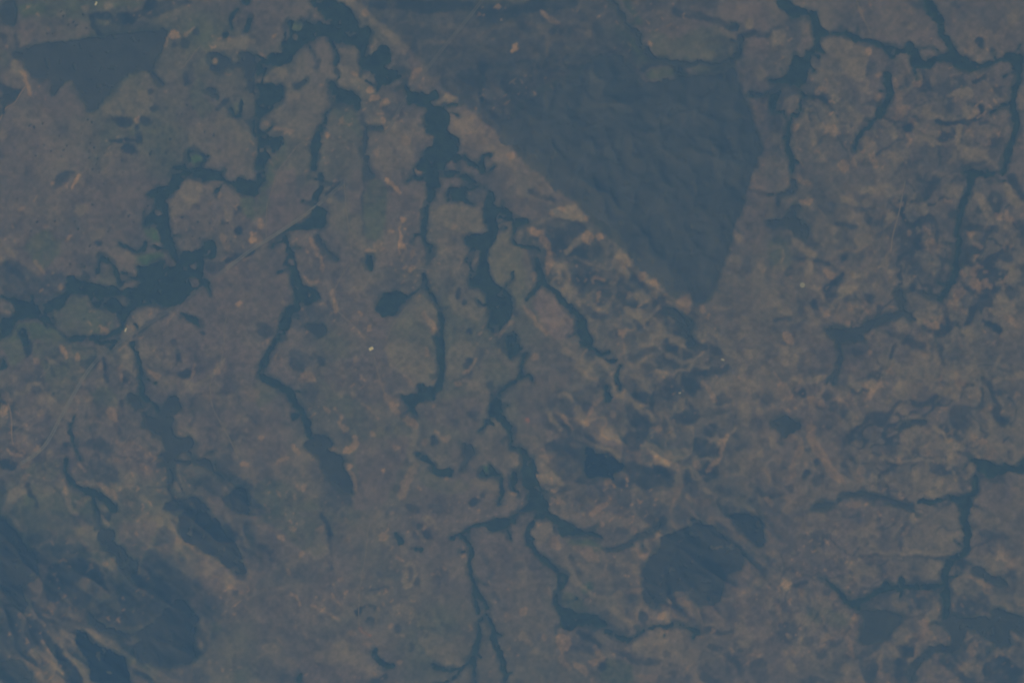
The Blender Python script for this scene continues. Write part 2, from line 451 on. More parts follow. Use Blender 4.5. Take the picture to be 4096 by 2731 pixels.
d.9 D 1920,1200,24 1950,1470,22
b.9 L 38 1210,90 1290,150 1330,190
b.8 D 1350,440,24 1370,540,22 1340,690,30
b.9 L 30 1310,570 1340,620 1340,690
b.5 D 1420,750,20 1440,890,24 1830,530,28 60,490,24
b.7 D 970,1310,20 1045,1460,22
t.9 D 690,270,26 710,1190,45 240,1200,22 110,1470,24
b.6 L 38 510,650 560,740 590,800
b.4 L 32 590,800 600,900
b.5 L 30 450,970 500,1030 560,1010
b.6 L 40 700,1110 710,1200 740,1290
b.5 L 40 40,450 30,520
b.4 L 60 0,580 30,640
t.6 P 1600,400 1750,300 1950,300 2080,400 2100,540 1900,580 1800,560 1650,480
t.2 P 2150,700 2250,580 2351,550 2351,1100 2180,1020 2130,800
o P 2150,700 2250,580 2351,600 2450,760 2480,1000 2420,1180 2340,1110 2180,1020 2130,800
m.9 P 190,0 380,-10 380,200 500,140 570,150 520,220 490,330 200,580 90,640 90,300
m.6 P 850,0 980,0 960,380 850,380
t.5 P 870,430 950,410 1000,560 1000,720 880,720
t.4 P 870,740 1010,740 1020,1000 1150,1000 900,1130 760,1120 850,900
m.7 P 1200,150 1500,120 1550,200 1500,480 1500,620 1570,750 1500,900 1100,900 1090,740 1200,650
t.5 P 1430,1190 1550,1150 1680,1330 1670,1480 1600,1500 1400,1300
b.5 L 55 1540,1310 1640,1450
b.4 D 1640,1460,45
m.6 P 750,1300 1080,1300 1250,1370 1150,1568 900,1500
t.5 P 1960,1090 2080,1100 2110,1380 1800,1330 1750,1150 1870,980
t.3 P 1700,600 1900,700 1900,860 1700,880
b.4 L 22 1880,840 1850,900
b.4 P 2180,560 2280,450 2290,480 2230,580
m.6 P 0,880 200,880 300,1050 330,1200 250,1300 180,1460 0,1350
b.4 L 35 2351,1400 2290,1440 2220,1568
b.3 D 1120,670,40
b.5 L 25 1010,730 1080,720
R1 L 9 200,0 140,210 95,320 95,640
R1 L 10 810,80 830,350 860,560 880,720
R1 L 9 860,860 760,1010 710,1120
R1 L 9 710,1250 860,1390 960,1480 1080,1575
R1 L 8 1430,890 1550,905 1680,920
R1 L 8 1190,1568 1260,1400 1400,1230
T 2 1
RidgeRiver P 0,420 100,420 160,450 150,500 60,530 20,580 30,660 120,690 220,700 280,740 250,760 180,730 60,710 10,660 0,640
RidgeRiver L 65 230,830 240,920 270,990 330,1070 420,1130 480,1210 560,1280 620,1350 630,1400
RidgeRiver L 38 270,1000 210,1090 130,1180
RidgeRiver L 85 630,1390 630,1480 720,1575
d0.42 P 0,1260 60,1290 70,1330 20,1340 0,1320
BigRiver P -10,1480 50,1490 50,1575 -10,1575
d0.60 P 370,620 450,600 510,680 440,720 380,690
d0.60 P 500,760 620,690 700,780 640,860 520,860
d0.54 P 690,930 770,940 740,1000 820,1030 920,1050 900,1100 760,1110 640,1090 670,980
d0.60 P 740,1190 900,1180 890,1230 780,1240
d0.48 L 50 890,860 930,760 900,700
d0.42 L 60 1000,960 1040,1060 1100,1090
d0.42 L 60 1120,990 1200,1050 1290,1090
d0.60 P 1290,1160 1400,1150 1440,1210 1350,1240 1290,1210
d0.54 L 50 1060,1220 1150,1240 1230,1250
Spur2 L 80 1450,1290 1540,1350 1620,1390 1600,1480 1650,1575
d0.42 L 60 1640,1280 1680,1250 1700,1330
d0.60 P 1090,1370 1140,1380 1240,1450 1220,1500 1130,1470
d0.48 D 930,1510,50 780,720,45
d0.36 L 60 760,1340 880,1340 1000,1300
d0.54 L 45 160,180 250,240 360,260
d0.30 L 45 360,260 470,280
s P 380,960 480,920 500,1000 450,1060 380,1030
s.8 P 560,1160 650,1150 650,1210 570,1220
s P 480,480 700,470 640,620 540,600
s.6 D 230,620,40 1190,1000,50 1550,1200,60
s.6 P 600,900 700,880 680,1100 600,1100
s.6 P 650,1250 800,1280 1000,1220 1000,1330 700,1400
s.5 P 1300,1280 1450,1260 1500,1420 1400,1440
b.6 L 55 140,540 250,560 300,640 340,760 350,860 310,960
t P 330,380 480,340 540,300 700,400 720,470 480,460
b.5 D 470,350,32 360,390,28 690,430,35 210,560,40
b.7 D 690,620,48 800,600,32
t.8 L 60 500,740 600,650 700,600
t.8 L 38 380,870 450,880 540,920 500,1050 480,1140
t.35 L 50 1000,750 1100,850 1180,950 1300,1030 1440,1150 1540,1230 1630,1330
b.5 D 1190,960,45 1320,1030,35 1740,1265,35
t.6 P 880,880 1000,750 1100,850 1080,950 930,930
b.5 L 35 740,990 850,1010
t.7 L 42 1080,1150 1200,1110 1250,1160
t.6 L 38 740,1180 760,1280 860,1270 930,1200 940,1040
t.8 L 70 1040,1280 1160,1290 1300,1370 1380,1460
t.7 L 55 1040,1280 1160,1340 1200,1400
t.6 D 740,1430,45
b.6 D 1000,1500,35
t.5 P 1260,1400 1380,1450 1420,1568 1250,1568
m1.3 P 240,1110 300,1080 430,1170 560,1330 600,1440 560,1530 420,1560 330,1480 250,1350 190,1230
b.5 L 38 110,1250 210,1370 330,1500
b.4 L 35 190,950 240,1000 210,1040
g.7 P 0,850 100,1000 130,1100 60,1230 0,1250
m.6 P 0,250 300,300 340,460 150,440 0,400
t.5 P 1950,800 2100,760 2120,860 2000,900
b.4 P 1540,1120 1660,1060 1660,1250 1600,1330 1480,1200
t.6 L 25 1900,1090 2010,1120
t.8 D 2090,610,38 2290,890,32
s.6 P 2100,820 2250,780 2260,880 2130,970
t.4 P 1900,1000 2050,900 2100,1100 2000,1300 1800,1250
t.6 L 60 1700,1400 1850,1480 2000,1568
t.6 D 2100,1510,40 1740,1510,45 2150,1400,60
m.7 P 2180,20 2351,0 2351,700 2050,650 2040,500
d0.48 L 38 2190,180 2280,190 2360,220
j80 P 140,450 720,400 1200,900 1640,1300 1700,1568 1650,2900 1000,3000 600,1900 300,1000
T 3 1
NEend P 210,60 270,100 250,200 180,240 60,240 0,220 0,200 150,200 200,140
d.8 L 38 95,240 95,330
EastPatch P 220,290 330,330 240,400 380,480 370,650 280,610 200,540 0,510 0,440 150,440
g.5 P 0,600 200,640 200,900 60,900 0,850
EastRiver P 1750,-10 2110,-10 2060,60 1900,60 1890,160 1830,130 1840,40
EastRiver L 60 1850,60 1870,150 1780,290 1760,420 1740,560 1740,700 1730,830 1720,960 1660,1080 1580,1180
d.7 L 75 2240,60 2300,170 2360,250
d.6 L 70 1800,520 1950,520 2100,540
d P 1950,1360 2050,1400 2150,1420 2150,1500 2050,1470 1970,1420
d.6 L 70 1550,80 1450,250 1380,260
d.5 P 1630,380 1740,330 1740,470 1660,440
s.8 P 1180,560 1260,430 1420,430 1380,560 1440,740 1280,850 1220,820 1160,700
d.6 D 1400,690,45 1690,960,50 2340,560,60 2200,800,50 1990,1130,60
EastLow L 75 1200,1120 1230,1200 1230,1300 1060,1360 940,1400 870,1470 600,1500
EastLow L 60 1230,1300 1320,1370
d.7 L 50 1200,1130 1320,1090 1420,1120
EastLow P 510,1460 600,1440 850,1480 900,1575 600,1575
s.8 P 430,280 640,270 640,370 560,390 450,370
d.6 L 60 650,480 800,530
d.5 L 50 830,360 960,370
d.7 L 45 440,830 560,860
d.7 D 690,820,24 210,930,45 910,450,45
d.8 L 55 530,1080 620,1020 690,960
s.8 P 660,740 850,740 900,830 780,870 650,830
d.7 L 60 410,1220 460,1330
d.6 L 45 70,1370 200,1370
d.5 L 50 560,1130 640,1130
d.6 P 850,1080 950,1130 970,1250 900,1200
s.6 P 680,1180 860,1200 820,1320 680,1300
s.6 L 80 1000,900 1050,1020 1150,1080
s.6 L 90 250,1220 330,1330 250,1400
s.5 P 1380,870 1600,860 1640,1000 1500,1050 1400,1000
s.6 P 1700,1100 2000,1150 1950,1350 1700,1300
s.6 P 1750,400 1900,430 2050,480 2000,560 1800,520
d.5 L 60 1100,1480 1300,1540 
d.6 L 50 1420,1440 1560,1500
d.5 D 2230,1120,55 640,600,30 2330,1260,50
b.6 P 250,270 440,230 400,320 340,310
t.8 L 50 640,200 700,280 800,310
t.8 D 870,190,40 950,180,42 770,400,32 600,540,42 900,310,35
t.8 P 850,560 980,600 980,690 800,700 760,620
t D 1125,435,50
t.5 L 60 960,150 1180,160 1200,220
R1 L 16 1260,100 1220,300 1190,440 1140,600 1130,740
m.8 L 50 1250,150 1215,330 1150,560 1120,740
t.8 L 42 1130,760 1070,840 920,930 760,990 670,1080 640,1160 560,1300
t.6 D 1070,840,45
b.6 D 555,1310,38
t P 640,1060 800,1060 810,1100 700,1160 640,1180
t.7 L 32 340,1055 460,1090 530,1200 600,1230
t.8 L 70 240,640 340,740 430,770 370,850 370,950
b.5 P 480,880 640,940 600,1000 540,980
b.4 L 55 260,50 360,130
t.8 L 75 1930,240 2000,330 2040,430
b.5 P 1860,630 1960,660 1970,740 1890,700
b.5 P 1860,980 1970,1020 1970,1090 1850,1060
t.8 L 60 2200,160 2230,260 2290,310
t.7 D 2150,1140,60 1830,1460,50 1630,1290,38 1120,920,28 1420,370,45 1380,550,28
t.7 P 1990,1230 2260,1290 2250,1330 2050,1320
b.4 L 50 2200,1350 2300,1420
b.6 D 190,1525,55
t.6 D 180,1310,28 2340,800,50
t.5 L 70 20,1150 120,1260 180,1310
t.5 L 60 2200,640 2290,690
t.5 P 1600,100 1830,150 1750,270 1600,220
t.5 P 950,1420 1080,1440 1100,1520 1000,1568
t.5 P 1360,1480 1480,1470 1530,1560 1420,1568
t.5 P 390,490 640,480 700,640 450,720
m.4 P 1150,1380 1300,1400 1400,1500 1200,1480
t.4 P 1270,1130 1400,1160 1370,1230 1270,1220
j40 P 0,300 1100,-100 1300,500 1200,900 700,1568 0,1900
T 2 1
k.9 P 140,480 720,420 1250,950 1680,1330 1900,1700 2000,2400 1900,2900 1200,2950 650,2400 700,1600 300,1000
T 3 1
k.45 P 0,100 1150,0 1250,700 700,1568 0,1568
c.75 P 1100,0 2351,0 2351,1568 300,1568 1000,900
T 3 1
EastLow L 42 1590,1170 1500,1160 1420,1125
d.5 L 60 1590,1190 1640,1330 1620,1480 1640,1580
d.6 L 40 1730,960 1800,1040 1900,1120 1990,1150
T 1 1
o.7 P 1600,400 1750,300 1950,300 2080,400 2100,540 1900,580 1800,560 1650,480
o.6 P 1430,1190 1550,1150 1680,1330 1670,1480 1680,1900 1600,1980 1450,1900 1200,1700 1250,1400
T 0 2
d.95 P 230,-10 295,-10 290,120 255,160 230,140
WestCut P 0,160 40,150 60,200 30,260 0,260
WestArm P 880,-10 1140,-10 1050,30 900,20
Creek L 52 1215,30 1250,120 1290,190 1300,260 1290,350 1290,460 1340,520 1420,590 1480,680
CreekWood P 1440,620 1500,600 1530,520 1600,480 1650,530 1670,620 1620,660 1540,650 1520,690 1620,680 1600,760 1600,850 1640,900 1740,860 1790,920 1780,980 1680,1010 1640,1050 1600,1080 1700,1100 1800,1090 1930,1080 1960,1150 2030,1200 2110,1270 2080,1290 1980,1230 1900,1150 1800,1130 1700,1150 1600,1130 1590,1250 1570,1350 1540,1300 1520,1100 1430,1060 1510,1010 1490,900 1400,850 1330,750 1290,680 1310,650 1440,720
Pads P 1140,500 1190,460 1240,480 1320,560 1330,600 1260,640 1230,590 1150,540
d.7 D 1115,575,32 1150,320,40
d.7 P 1600,50 1670,90 1680,170 1630,190
d.6 D 1590,20,38 1690,290,50
d.8 L 26 940,150 970,220 985,300 990,370
ThinCreek L 34 675,690 660,800 660,900 690,980 720,1040 730,1080
d.8 D 615,945,24 480,465,22
s P 800,900 870,870 960,880 1030,930 1040,1020 1000,1080 920,990 840,1000
d.5 P 780,900 870,870 960,880 1000,940 900,960
s.7 P 780,1100 1000,1080 1100,1250 1050,1320 850,1300 700,1200
s.6 P 770,730 900,770 870,820 800,800
SWCreek L 42 600,1090 600,1200 640,1290 720,1340 800,1370
SWCreek L 65 800,1370 880,1390 960,1440 1020,1490 1040,1545
SWCreek L 38 830,1380 870,1480 900,1575
g.8 D 270,1470,55
d.7 L 36 250,1310 270,1400 320,1450 330,1500
d.8 P 0,1060 100,1090 190,1110 150,1190 0,1170
d.6 P 0,1250 60,1280 70,1380 0,1450
WestHill P 1670,1430 1800,1420 1900,1480 1980,1568 1480,1568 1500,1500
WestHill P 2150,1330 2230,1330 2280,1400 2320,1575 2150,1575 2060,1480 2040,1440
d.6 L 30 1840,1440 1940,1550
d.5 P 700,200 880,100 930,200 800,270
d.6 D 20,560,40 20,480,35
g.7 P 0,0 230,0 230,150 100,230 60,120
g.6 P 300,0 880,30 900,200 700,420 580,590 400,400 420,250 300,140
s.4 P 480,420 700,430 580,590 500,560
g.6 P 900,450 1000,400 1120,600 900,620 780,500
s.5 P 1300,420 1480,500 1600,420 1900,560 1850,700 1500,600
s.5 P 1950,1000 2100,900 2250,1000 2200,1150 2000,1150
g.5 P 200,1150 560,1050 540,1250 300,1250
g.6 P 620,1380 800,1400 860,1568 650,1568
b.8 P 0,570 50,580 70,650 20,690 0,660
R2 L 12 75,570 100,650 110,760 105,860 125,950
t.9 L 32 160,480 250,460 250,400 310,380 390,400 400,460 460,520 530,580 580,610
R1 L 8 370,330 460,230
R1 L 8 140,820 260,720 400,640
b.8 L 32 555,60 600,140
t.8 L 32 430,150 500,210 570,170
b.7 D 705,150,35 340,180,30
t P 1130,100 1170,10 1200,20 1210,90 1150,190
b.6 L 22 1090,250 1100,350
t.8 L 90 1150,150 1160,240
t.7 D 1160,420,26 920,380,42 1290,630,26
b.6 L 38 1380,280 1450,330
b.7 L 18 1785,210 1770,290 1740,360
t.9 L 25 1700,370 1790,400 1890,350 1960,320 2000,270 2040,150
t.5 P 1680,370 1800,400 1780,480 1700,450
R1 L 10 2060,-10 2040,150 2000,270 1930,350 1930,480 1950,600 1990,680 2080,830 2140,960 2200,1080
b.7 D 2000,280,26 2250,1120,40 570,80,25
t.6 D 2240,710,28
b.6 L 15 1530,590 1520,640 1590,660
b.5 L 18 1270,940 1400,1050 1510,1100 1520,1190
R1 L 8 1200,850 1130,940 1050,1040
b.5 P 940,640 1010,580 1090,700 1100,760 1030,730
b.5 L 30 580,1060 575,1200 600,1280 610,1380
t.9 P 130,1330 240,1290 250,1370 180,1440 100,1575 30,1575 60,1480 80,1380
t.8 P -10,1530 60,1500 110,1575 -10,1575
b.7 L 25 60,990 110,1030 220,1040
t.8 D 460,1030,28 255,640,20
t L 40 1640,1230 1670,1340
t.7 D 1200,1270,65 2090,1400,28
b.4 P 880,1290 1030,1340 1100,1450 1000,1440 920,1360
t.8 D 735,1300,18 610,1370,26
b.4 L 25 720,1110 760,1190
t.6 L 50 600,1380 620,1500 700,1568
m.7 P 1050,1040 1200,880 1420,1060 1500,1120 1400,1280 1200,1200 1050,1130
m.7 P 1650,0 2351,0 2351,250 2150,300 1800,400 1700,200
m.6 P 1660,650 1950,650 2040,850 2000,1000 1850,1000 1780,860 1650,800
b.3 P 1590,830 1700,840 1680,890 1620,880
b.4 D 240,1140,30 50,500,40 90,540,35
m.6 P 200,780 400,640 500,700 380,960 220,1050 130,950
m.5 P 150,560 250,480 380,480 400,600 250,700 120,720
T 1 2
SouthStrip L 68 190,-10 140,80 60,200 50,300 130,370 240,430 310,460 340,540 400,610 440,700 460,780 490,870
SouthStrip P 290,680 400,640 410,710 330,720
HillWood P 520,850 600,830 680,880 720,920 720,970 650,980 700,1010 780,1030 810,1090 800,1140 860,1230 895,1300 890,1380 860,1400 760,1370 700,1290 650,1270 620,1200 600,1100 540,1050 440,980 430,930 510,910
s P 600,1350 620,1200 700,1280 760,1370 850,1410 870,1450 760,1530 600,1490 560,1470
s.8 P 290,60 420,90 520,130 540,200 480,240 420,290 330,250 280,180
d.4 P 290,120 400,150 460,240 400,280 320,240
d.6 D 600,190,40 530,140,35
s.6 P 380,420 520,380 600,470 500,560 420,540
s.5 P 170,220 280,700 300,780 250,760
g.5 P 0,280 90,400 250,450 160,520 0,620
CentralRiver L 75 1680,-10 1690,100 1705,200 1700,300 1670,400 1620,480
CentralRiver P 1480,410 1530,390 1600,410 1680,400 1670,470 1600,520 1540,550 1470,590 1470,640 1510,680 1490,715 1440,680 1400,640 1360,570 1330,500 1400,470 1450,480 1480,450
d.8 L 48 1950,160 1920,220
s.9 L 55 2080,90 2050,200
s L 55 1970,290 1920,370
BigRiver P 2280,-10 2360,-10 2360,170 2320,150 2300,60
LowerRiver L 42 2360,395 2250,450 2200,500
LowerRiver P 2190,490 2220,490 2260,600 2310,720 2360,780 2360,970 2300,880 2280,750 2170,690 2120,740 2100,800 2030,860 2040,810 2110,750 2140,680 2120,600
TealWood P 1890,900 2000,970 2030,1030 1960,1090 1920,1180 1850,1190 1870,1130 1930,1090 1900,1010
ArcGrove L 45 1480,1020 1560,1080 1640,1150
ArcGrove L 68 1640,1170 1690,1210 1790,1190
d.8 P 1600,880 1640,850 1690,900 1660,950 1610,930
GreenPond P 2050,1190 2060,1240 2150,1250 2250,1240 2220,1190 2160,1100 2130,1120 2145,1200 2080,1205 2060,1130
g1.5 D 2110,1165,34
GreenPond L 48 2240,1250 2260,1360 2280,1410 2230,1490
d.6 P 2300,1200 2360,1250 2360,1400 2310,1300
d.8 D 1995,1480,45
d.5 P 2050,1400 2120,1390 2110,1440 2060,1450
s.8 D 2000,680,55 1840,750,28 1210,790,35
d.5 D 1970,680,30
d.6 P 1380,1470 1480,1490 1520,1568 1420,1568
s.6 P 1200,1520 1300,1500 1330,1575 1200,1575
s.6 P 1580,1490 1700,1480 1720,1575 1580,1575
s.5 D 830,210,28 1010,210,30 1420,160,28 1290,150,28
s.5 P 720,660 800,660 780,720 700,700
s.5 P 740,830 880,840 870,930 780,940
s.5 P 200,1140 330,1130 420,1200 300,1250 200,1210
g.5 P 0,1250 300,1300 500,1450 600,1568 0,1568
g.4 P 1480,1200 1640,1200 1700,1280 1950,1250 1960,1400 1600,1380
b.7 P 780,990 860,950 900,920 890,870 930,860 940,960 890,1010 800,1040
b.5 L 38 820,1130 890,1220 920,1300 910,1370
b.8 D 860,1160,30 1160,1190,22
b.6 L 40 800,700 770,760 830,810
b.4 L 22 730,620 800,700
b.5 P 370,330 480,270 540,290 560,390 480,360 400,380
t.9 D 490,260,28 770,490,38 890,480,22
b.5 L 22 960,570 1050,640 1130,710
b.4 L 60 1190,500 1250,560 1290,660 1400,720 1450,760
b.4 D 1270,560,40
t.9 L 28 1270,490 1330,460 1430,450
b.7 D 1445,735,28 1620,590,24
b.6 L 22 1560,50 1570,130
b.6 D 1640,360,24
b.3 L 28 1120,310 1190,480
t.8 P 1870,340 2030,350 2080,400 1990,420
b.5 L 22 2010,160 1930,290
b.5 D 1860,390,24 1925,285,24
t.6 L 28 1950,430 2100,470
b.5 L 40 340,960 390,1030
b.5 L 38 190,1130 210,1090 280,1060
b.5 D 50,890,32 360,1330,22 440,1340,24 1730,1260,24 1500,1340,22 1270,970,28 1060,840,28 700,990,30
b.35 P 1320,1330 1430,1100 1520,1130 1440,1270 1370,1460 1290,1440
t.6 L 60 1460,800 1450,900 1430,1080
b.4 L 30 1640,820 1750,920
b.3 D 1740,900,40 1550,920,35
t.6 P 1960,1250 2240,1260 2230,1370 2050,1340 1960,1320
m.8 P 950,900 1400,850 1400,1000 1250,1300 1200,1480 900,1568 870,1450 950,1300 920,1050
m.6 P 560,250 1000,80 1100,300 1180,560 1000,560 700,430
t.5 P 1150,0 1560,0 1640,200 1680,330 1620,400 1450,400 1250,250
b.3 L 24 1360,330 1440,400
m.6 P 1500,620 1640,560 2000,500 2100,600 2000,850 1700,800 1560,700
t.4 P 1750,0 2050,0 1900,300 1750,400
m.5 P 120,180 200,140 350,320 380,420 300,410 150,320
g.4 P 2100,130 2300,200 2351,380 2150,450 2090,380
R1 L 9 -10,980 0,980
R1 L 8 1080,100 1120,310 1190,480
R1 L 8 1100,1 1050,-10
T 2 2
RidgeRiver P 600,-10 740,20 820,90 860,170 960,150 940,200 880,200 810,140 720,60 640,50
RidgeRiver L 42 990,230 970,340 990,430
RidgeRiver L 68 870,440 870,540
d0.33 P 650,100 740,80 800,160 720,190
BigRiver P -10,-10 120,40 40,120 -10,150
LowerRiver L 38 110,120 80,270 50,360 -10,400
d0.45 D 10,810,45
LowerRiver P -10,930 90,960 150,1010 210,1060 220,1150 240,1280 260,1350 300,1430 340,1500 330,1575 60,1575 130,1480 160,1380 90,1340 80,1230 60,1180 90,1100 60,1000 -10,970
LowerRiver P -10,1180 60,1190 70,1290 20,1340 -10,1330
Hilltop P 650,970 730,960 770,1020 880,1040 960,1070 1040,1130 1020,1200 930,1230 940,1290 880,1250 800,1260 720,1250 650,1220 670,1100
h120 P 250,800 700,600 1100,800 1500,1100 1300,1400 900,1500 400,1300
d0.52 P 300,910 420,930 650,960 660,1040 440,1050 280,960
d0.39 P 410,1080 640,1060 640,1180 520,1190 420,1150
d0.65 P 1080,470 1290,450 1320,640 1230,600 1130,520
d0.65 P 1570,260 1720,280 1850,220 1990,200 2000,280 1880,310 1720,320 1640,300
d0.65 P 1560,330 1660,320 1730,430 1690,500 1590,470 1550,400
d0.62 P 1860,500 1960,460 2040,540 1960,590 1870,600
d0.45 P 1400,480 1500,450 1510,530 1400,550
d0.65 P 1450,680 1700,600 1760,700 1600,770 1500,750
d0.45 P 1740,620 1900,620 2030,640 1900,700 1760,700
d0.65 P 1640,870 1760,880 1910,960 1880,1060 1750,1080 1660,1000
d0.65 P 1710,1210 1820,1150 1890,1120 1910,1240 1760,1290
d0.65 P 1560,1200 1640,1190 1640,1310 1570,1310
d0.59 L 75 1080,1140 1250,1190 1400,1200
d0.45 P 1000,1240 1400,1250 1500,1330 1300,1380 1200,1440 1060,1340
d0.59 P 1030,860 1120,820 1210,830 1200,960 1100,1040 1030,950
d0.45 L 50 1200,640 1260,760
d0.39 P 1080,720 1190,700 1180,780 1090,790
d0.52 L 45 480,760 540,870 620,930
d0.45 L 40 560,700 660,830 740,890
d0.52 D 690,580,50 820,390,35
d0.52 L 50 1400,740 1440,860
d0.39 D 2250,760,60 1820,810,55 1140,380,50 1060,600,45
d0.52 L 60 1200,100 1330,60 1480,50
d0.59 L 80 1650,20 1800,50 1880,80
d0.45 P 1180,180 1260,200 1330,260 1270,320 1190,290
d0.39 P 1420,250 1500,260 1490,400 1430,380
d0.39 P 960,130 1200,120 1150,190 1040,200
d0.33 P 1320,130 1450,180 1400,240 1330,220
s.6 P 380,200 560,210 640,300 620,420 520,400 400,260
d0.33 P 640,1290 900,1330 1080,1450 1100,1575 600,1575 560,1450
s.8 P 900,1250 1700,1150 1700,1568 1000,1568
d0.45 L 60 1900,1350 1960,1380
d0.52 L 50 2200,1310 2300,1400
d0.45 D 1990,1500,45 1680,1330,40 2030,1160,50
d0.39 L 60 2100,980 2180,900 2050,860
d0.33 D 2330,520,60 2240,500,40
d0.39 P 280,1290 500,1330 480,1420 380,1400
d0.33 L 40 450,560 520,640
d0.33 L 45 2180,240 2351,160
t L 55 950,480 1060,530 1170,610 1260,680 1290,720
t.9 L 50 1400,690 1450,760 1490,890
t.8 L 42 920,290 930,420 950,480
b.45 L 42 800,540 730,640 680,740
b.45 D 930,670,32 1340,800,38 1320,1080,40 880,1280,45 1690,1130,40
t.8 P 880,750 1050,760 1000,940 930,880
t.8 L 38 1210,980 1260,850 1340,800
t P 1280,1080 1400,980 1480,960 1640,1000 1620,1060 1480,1110 1400,1140 1290,1120
b.3 P 1380,1000 1460,980 1480,1100 1400,1120
t.9 L 50 780,960 880,1010 1000,1080 1070,1110
t.7 L 42 1010,270 1200,330 1310,380 1400,310
t.7 D 1380,310,35 1190,45,38 2270,640,30 2280,1030,30 1500,630,22
t.7 L 35 1250,190 1320,230
t.8 L 48 1430,120 1560,190 1680,170 1800,230
t.8 L 60 1960,80 2060,130 2130,220 2120,280
b.4 L 45 1760,380 1830,450 1850,540
t.9 L 28 1800,880 1900,920 1960,920 2040,800
b.5 L 34 1980,870 1930,980 1900,1080 1790,1190
t.7 L 40 1900,730 1930,790
t.9 L 38 440,500 530,490 570,540
t L 48 330,640 390,740 430,790
b.5 L 35 470,680 550,800
r.6 D 160,725,15
b.5 D 210,150,38 1910,920,24
t.7 L 42 490,80 620,170 740,270
b.3 P 230,1030 370,1040 380,1080 260,1080
t.6 L 40 280,1140 400,1190
t.5 L 38 600,1210 450,1280 380,1300
t.7 L 35 1060,1320 1150,1350 1230,1420
b.45 L 55 870,1480 720,1575
t.7 L 40 1770,1360 1850,1400
b.35 L 50 1680,1460 1790,1500 1800,1460
t.8 P 1900,1470 1960,1430 2150,1430 2280,1540 2351,1575 2200,1575 2050,1490 1920,1500
t.6 L 40 1690,1200 1740,1290
t.5 L 50 870,-10 900,60
t.6 L 35 1530,30 1560,200 1520,380
t.5 P 560,560 660,600 700,760 600,720
t.5 P 0,0 0,0 0,0
b.35 P 300,1380 520,1480 480,1500 340,1450
t.6 P 0,840 280,870 200,1000 100,900
t.5 P 0,1000 80,1040 60,1160 0,1160
t.5 P 250,1180 640,1200 500,1300 300,1320
b.4 L 40 20,1400 100,1320
t.6 P 2100,60 2260,80 2270,160 2150,180
t.6 P 1880,330 2080,300 2300,400 2250,480 2060,450 1900,420
t.5 P 2080,480 2200,600 2200,800 2070,760
t.5 P 2050,1050 2150,1080 2200,1250 1950,1220
m.5 P 0,420 330,300 430,560 320,640 330,800 100,780
T 3 2
EastLow L 42 630,-10 660,120 620,280 600,380
d.5 D 540,510,45 600,600,45
d.5 P 750,40 860,80 900,170 800,150
s.6 P 640,-10 1000,-10 850,150 660,80
CurveA L 55 1220,780 1330,730 1430,730
d.6 L 35 1060,860 1110,840 1220,780
d.8 L 48 1610,770 1700,860 1750,910
d.65 L 55 1960,330 2030,400 2080,520 2110,600 2080,690 2180,730
SouthEast P 1830,1020 1900,1080 2020,1070 2100,1110 2180,1130 2260,1130 2320,1060 2360,1050 2360,1220 2280,1200 2220,1190 2130,1200 2080,1260 2030,1270 1980,1200 1900,1190 1930,1260 1930,1340 1890,1380 1860,1330 1880,1230 1920,1160 1860,1090
SouthEast L 68 1900,1370 1850,1430 1760,1450 1680,1450
SouthEast P 1640,1440 1720,1450 1860,1410 1880,1450 1840,1575 1770,1575 1740,1500
SouthEast L 40 1400,1460 1500,1470 1620,1450
DryCreek L 50 1300,1530 1160,1480 1050,1440 900,1400 730,1390 660,1410 640,1470 540,1500 440,1520
DryCreek P 1260,1490 1350,1490 1330,1575 1240,1540
s.6 P 640,1360 1000,1370 1200,1430 1250,1520 900,1450 650,1480
BlueWood P 20,720 150,680 270,700 330,790 240,830 150,880 110,960 130,850 60,800
d.7 P 320,960 410,970 390,1030 330,1010
d.7 D 340,1230,45 440,1110,35 205,1340,35 310,470,35
d.5 D 460,1270,55 150,1140,40 700,1130,40
s.6 L 40 380,290 500,270
d.5 L 50 0,1400 100,1420
s.6 D 1040,320,35 1140,560,35
d.6 P 1510,0 1620,0 1600,120 1640,220 1600,240 1550,120
s.8 P 1500,310 1560,260 1640,330 1600,420 1500,400
d.5 L 70 1270,10 1420,40
s.5 P 1480,520 1640,500 1640,600 1520,600
s.5 P 1800,30 1900,20 1900,200 1800,120
s.5 P 860,1080 1000,1180 1050,1350 950,1300 850,1150
s.5 P 1020,1100 1400,1120 1350,1200 1050,1200
s.4 P 1060,860 1200,880 1150,1000 820,980 800,850 900,820
s.5 P 2060,420 2351,450 2351,600 2200,600 2130,500
s.4 P 2080,800 2351,800 2351,950 2100,900
s.5 P 1740,360 1980,420 2020,620 1800,520
t.9 L 48 250,360 400,360 560,320
t.8 D 245,165,38 160,110,35
b.35 P 80,360 170,350 200,470 290,540 120,560 90,480
b.45 D 390,545,32 750,525,36 490,570,28
t.6 P 1300,200 1420,100 1550,120 1590,230 1480,370 1300,330
t.7 L 40 1640,290 1800,330 1960,390
t.7 D 1860,270,50
t.7 L 60 1690,400 1710,510
t.6 L 35 2010,320 2080,230 2150,120
t.7 L 35 2060,370 2200,330 2351,320
t D 2330,310,38
t L 48 1530,770 1620,860 1730,990
t.8 L 32 1730,990 1770,950
t.7 L 30 930,1070 1080,1080 1200,1090 1450,1080 1620,1100
b.3 D 1200,1090,32
t.6 L 35 1450,1080 1450,1170
b.35 L 80 400,800 400,900 470,1010 560,1170 650,1260
b.3 L 60 300,930 280,1040 220,1100 240,1220
t.6 L 60 40,860 60,960
b.3 D 850,1180,40 840,1270,32
b.35 P 700,1480 850,1460 860,1510 720,1530
b.45 D 930,95,26
t.6 D 960,370,32 1190,490,48 2300,1490,50 700,470,60 450,660,45
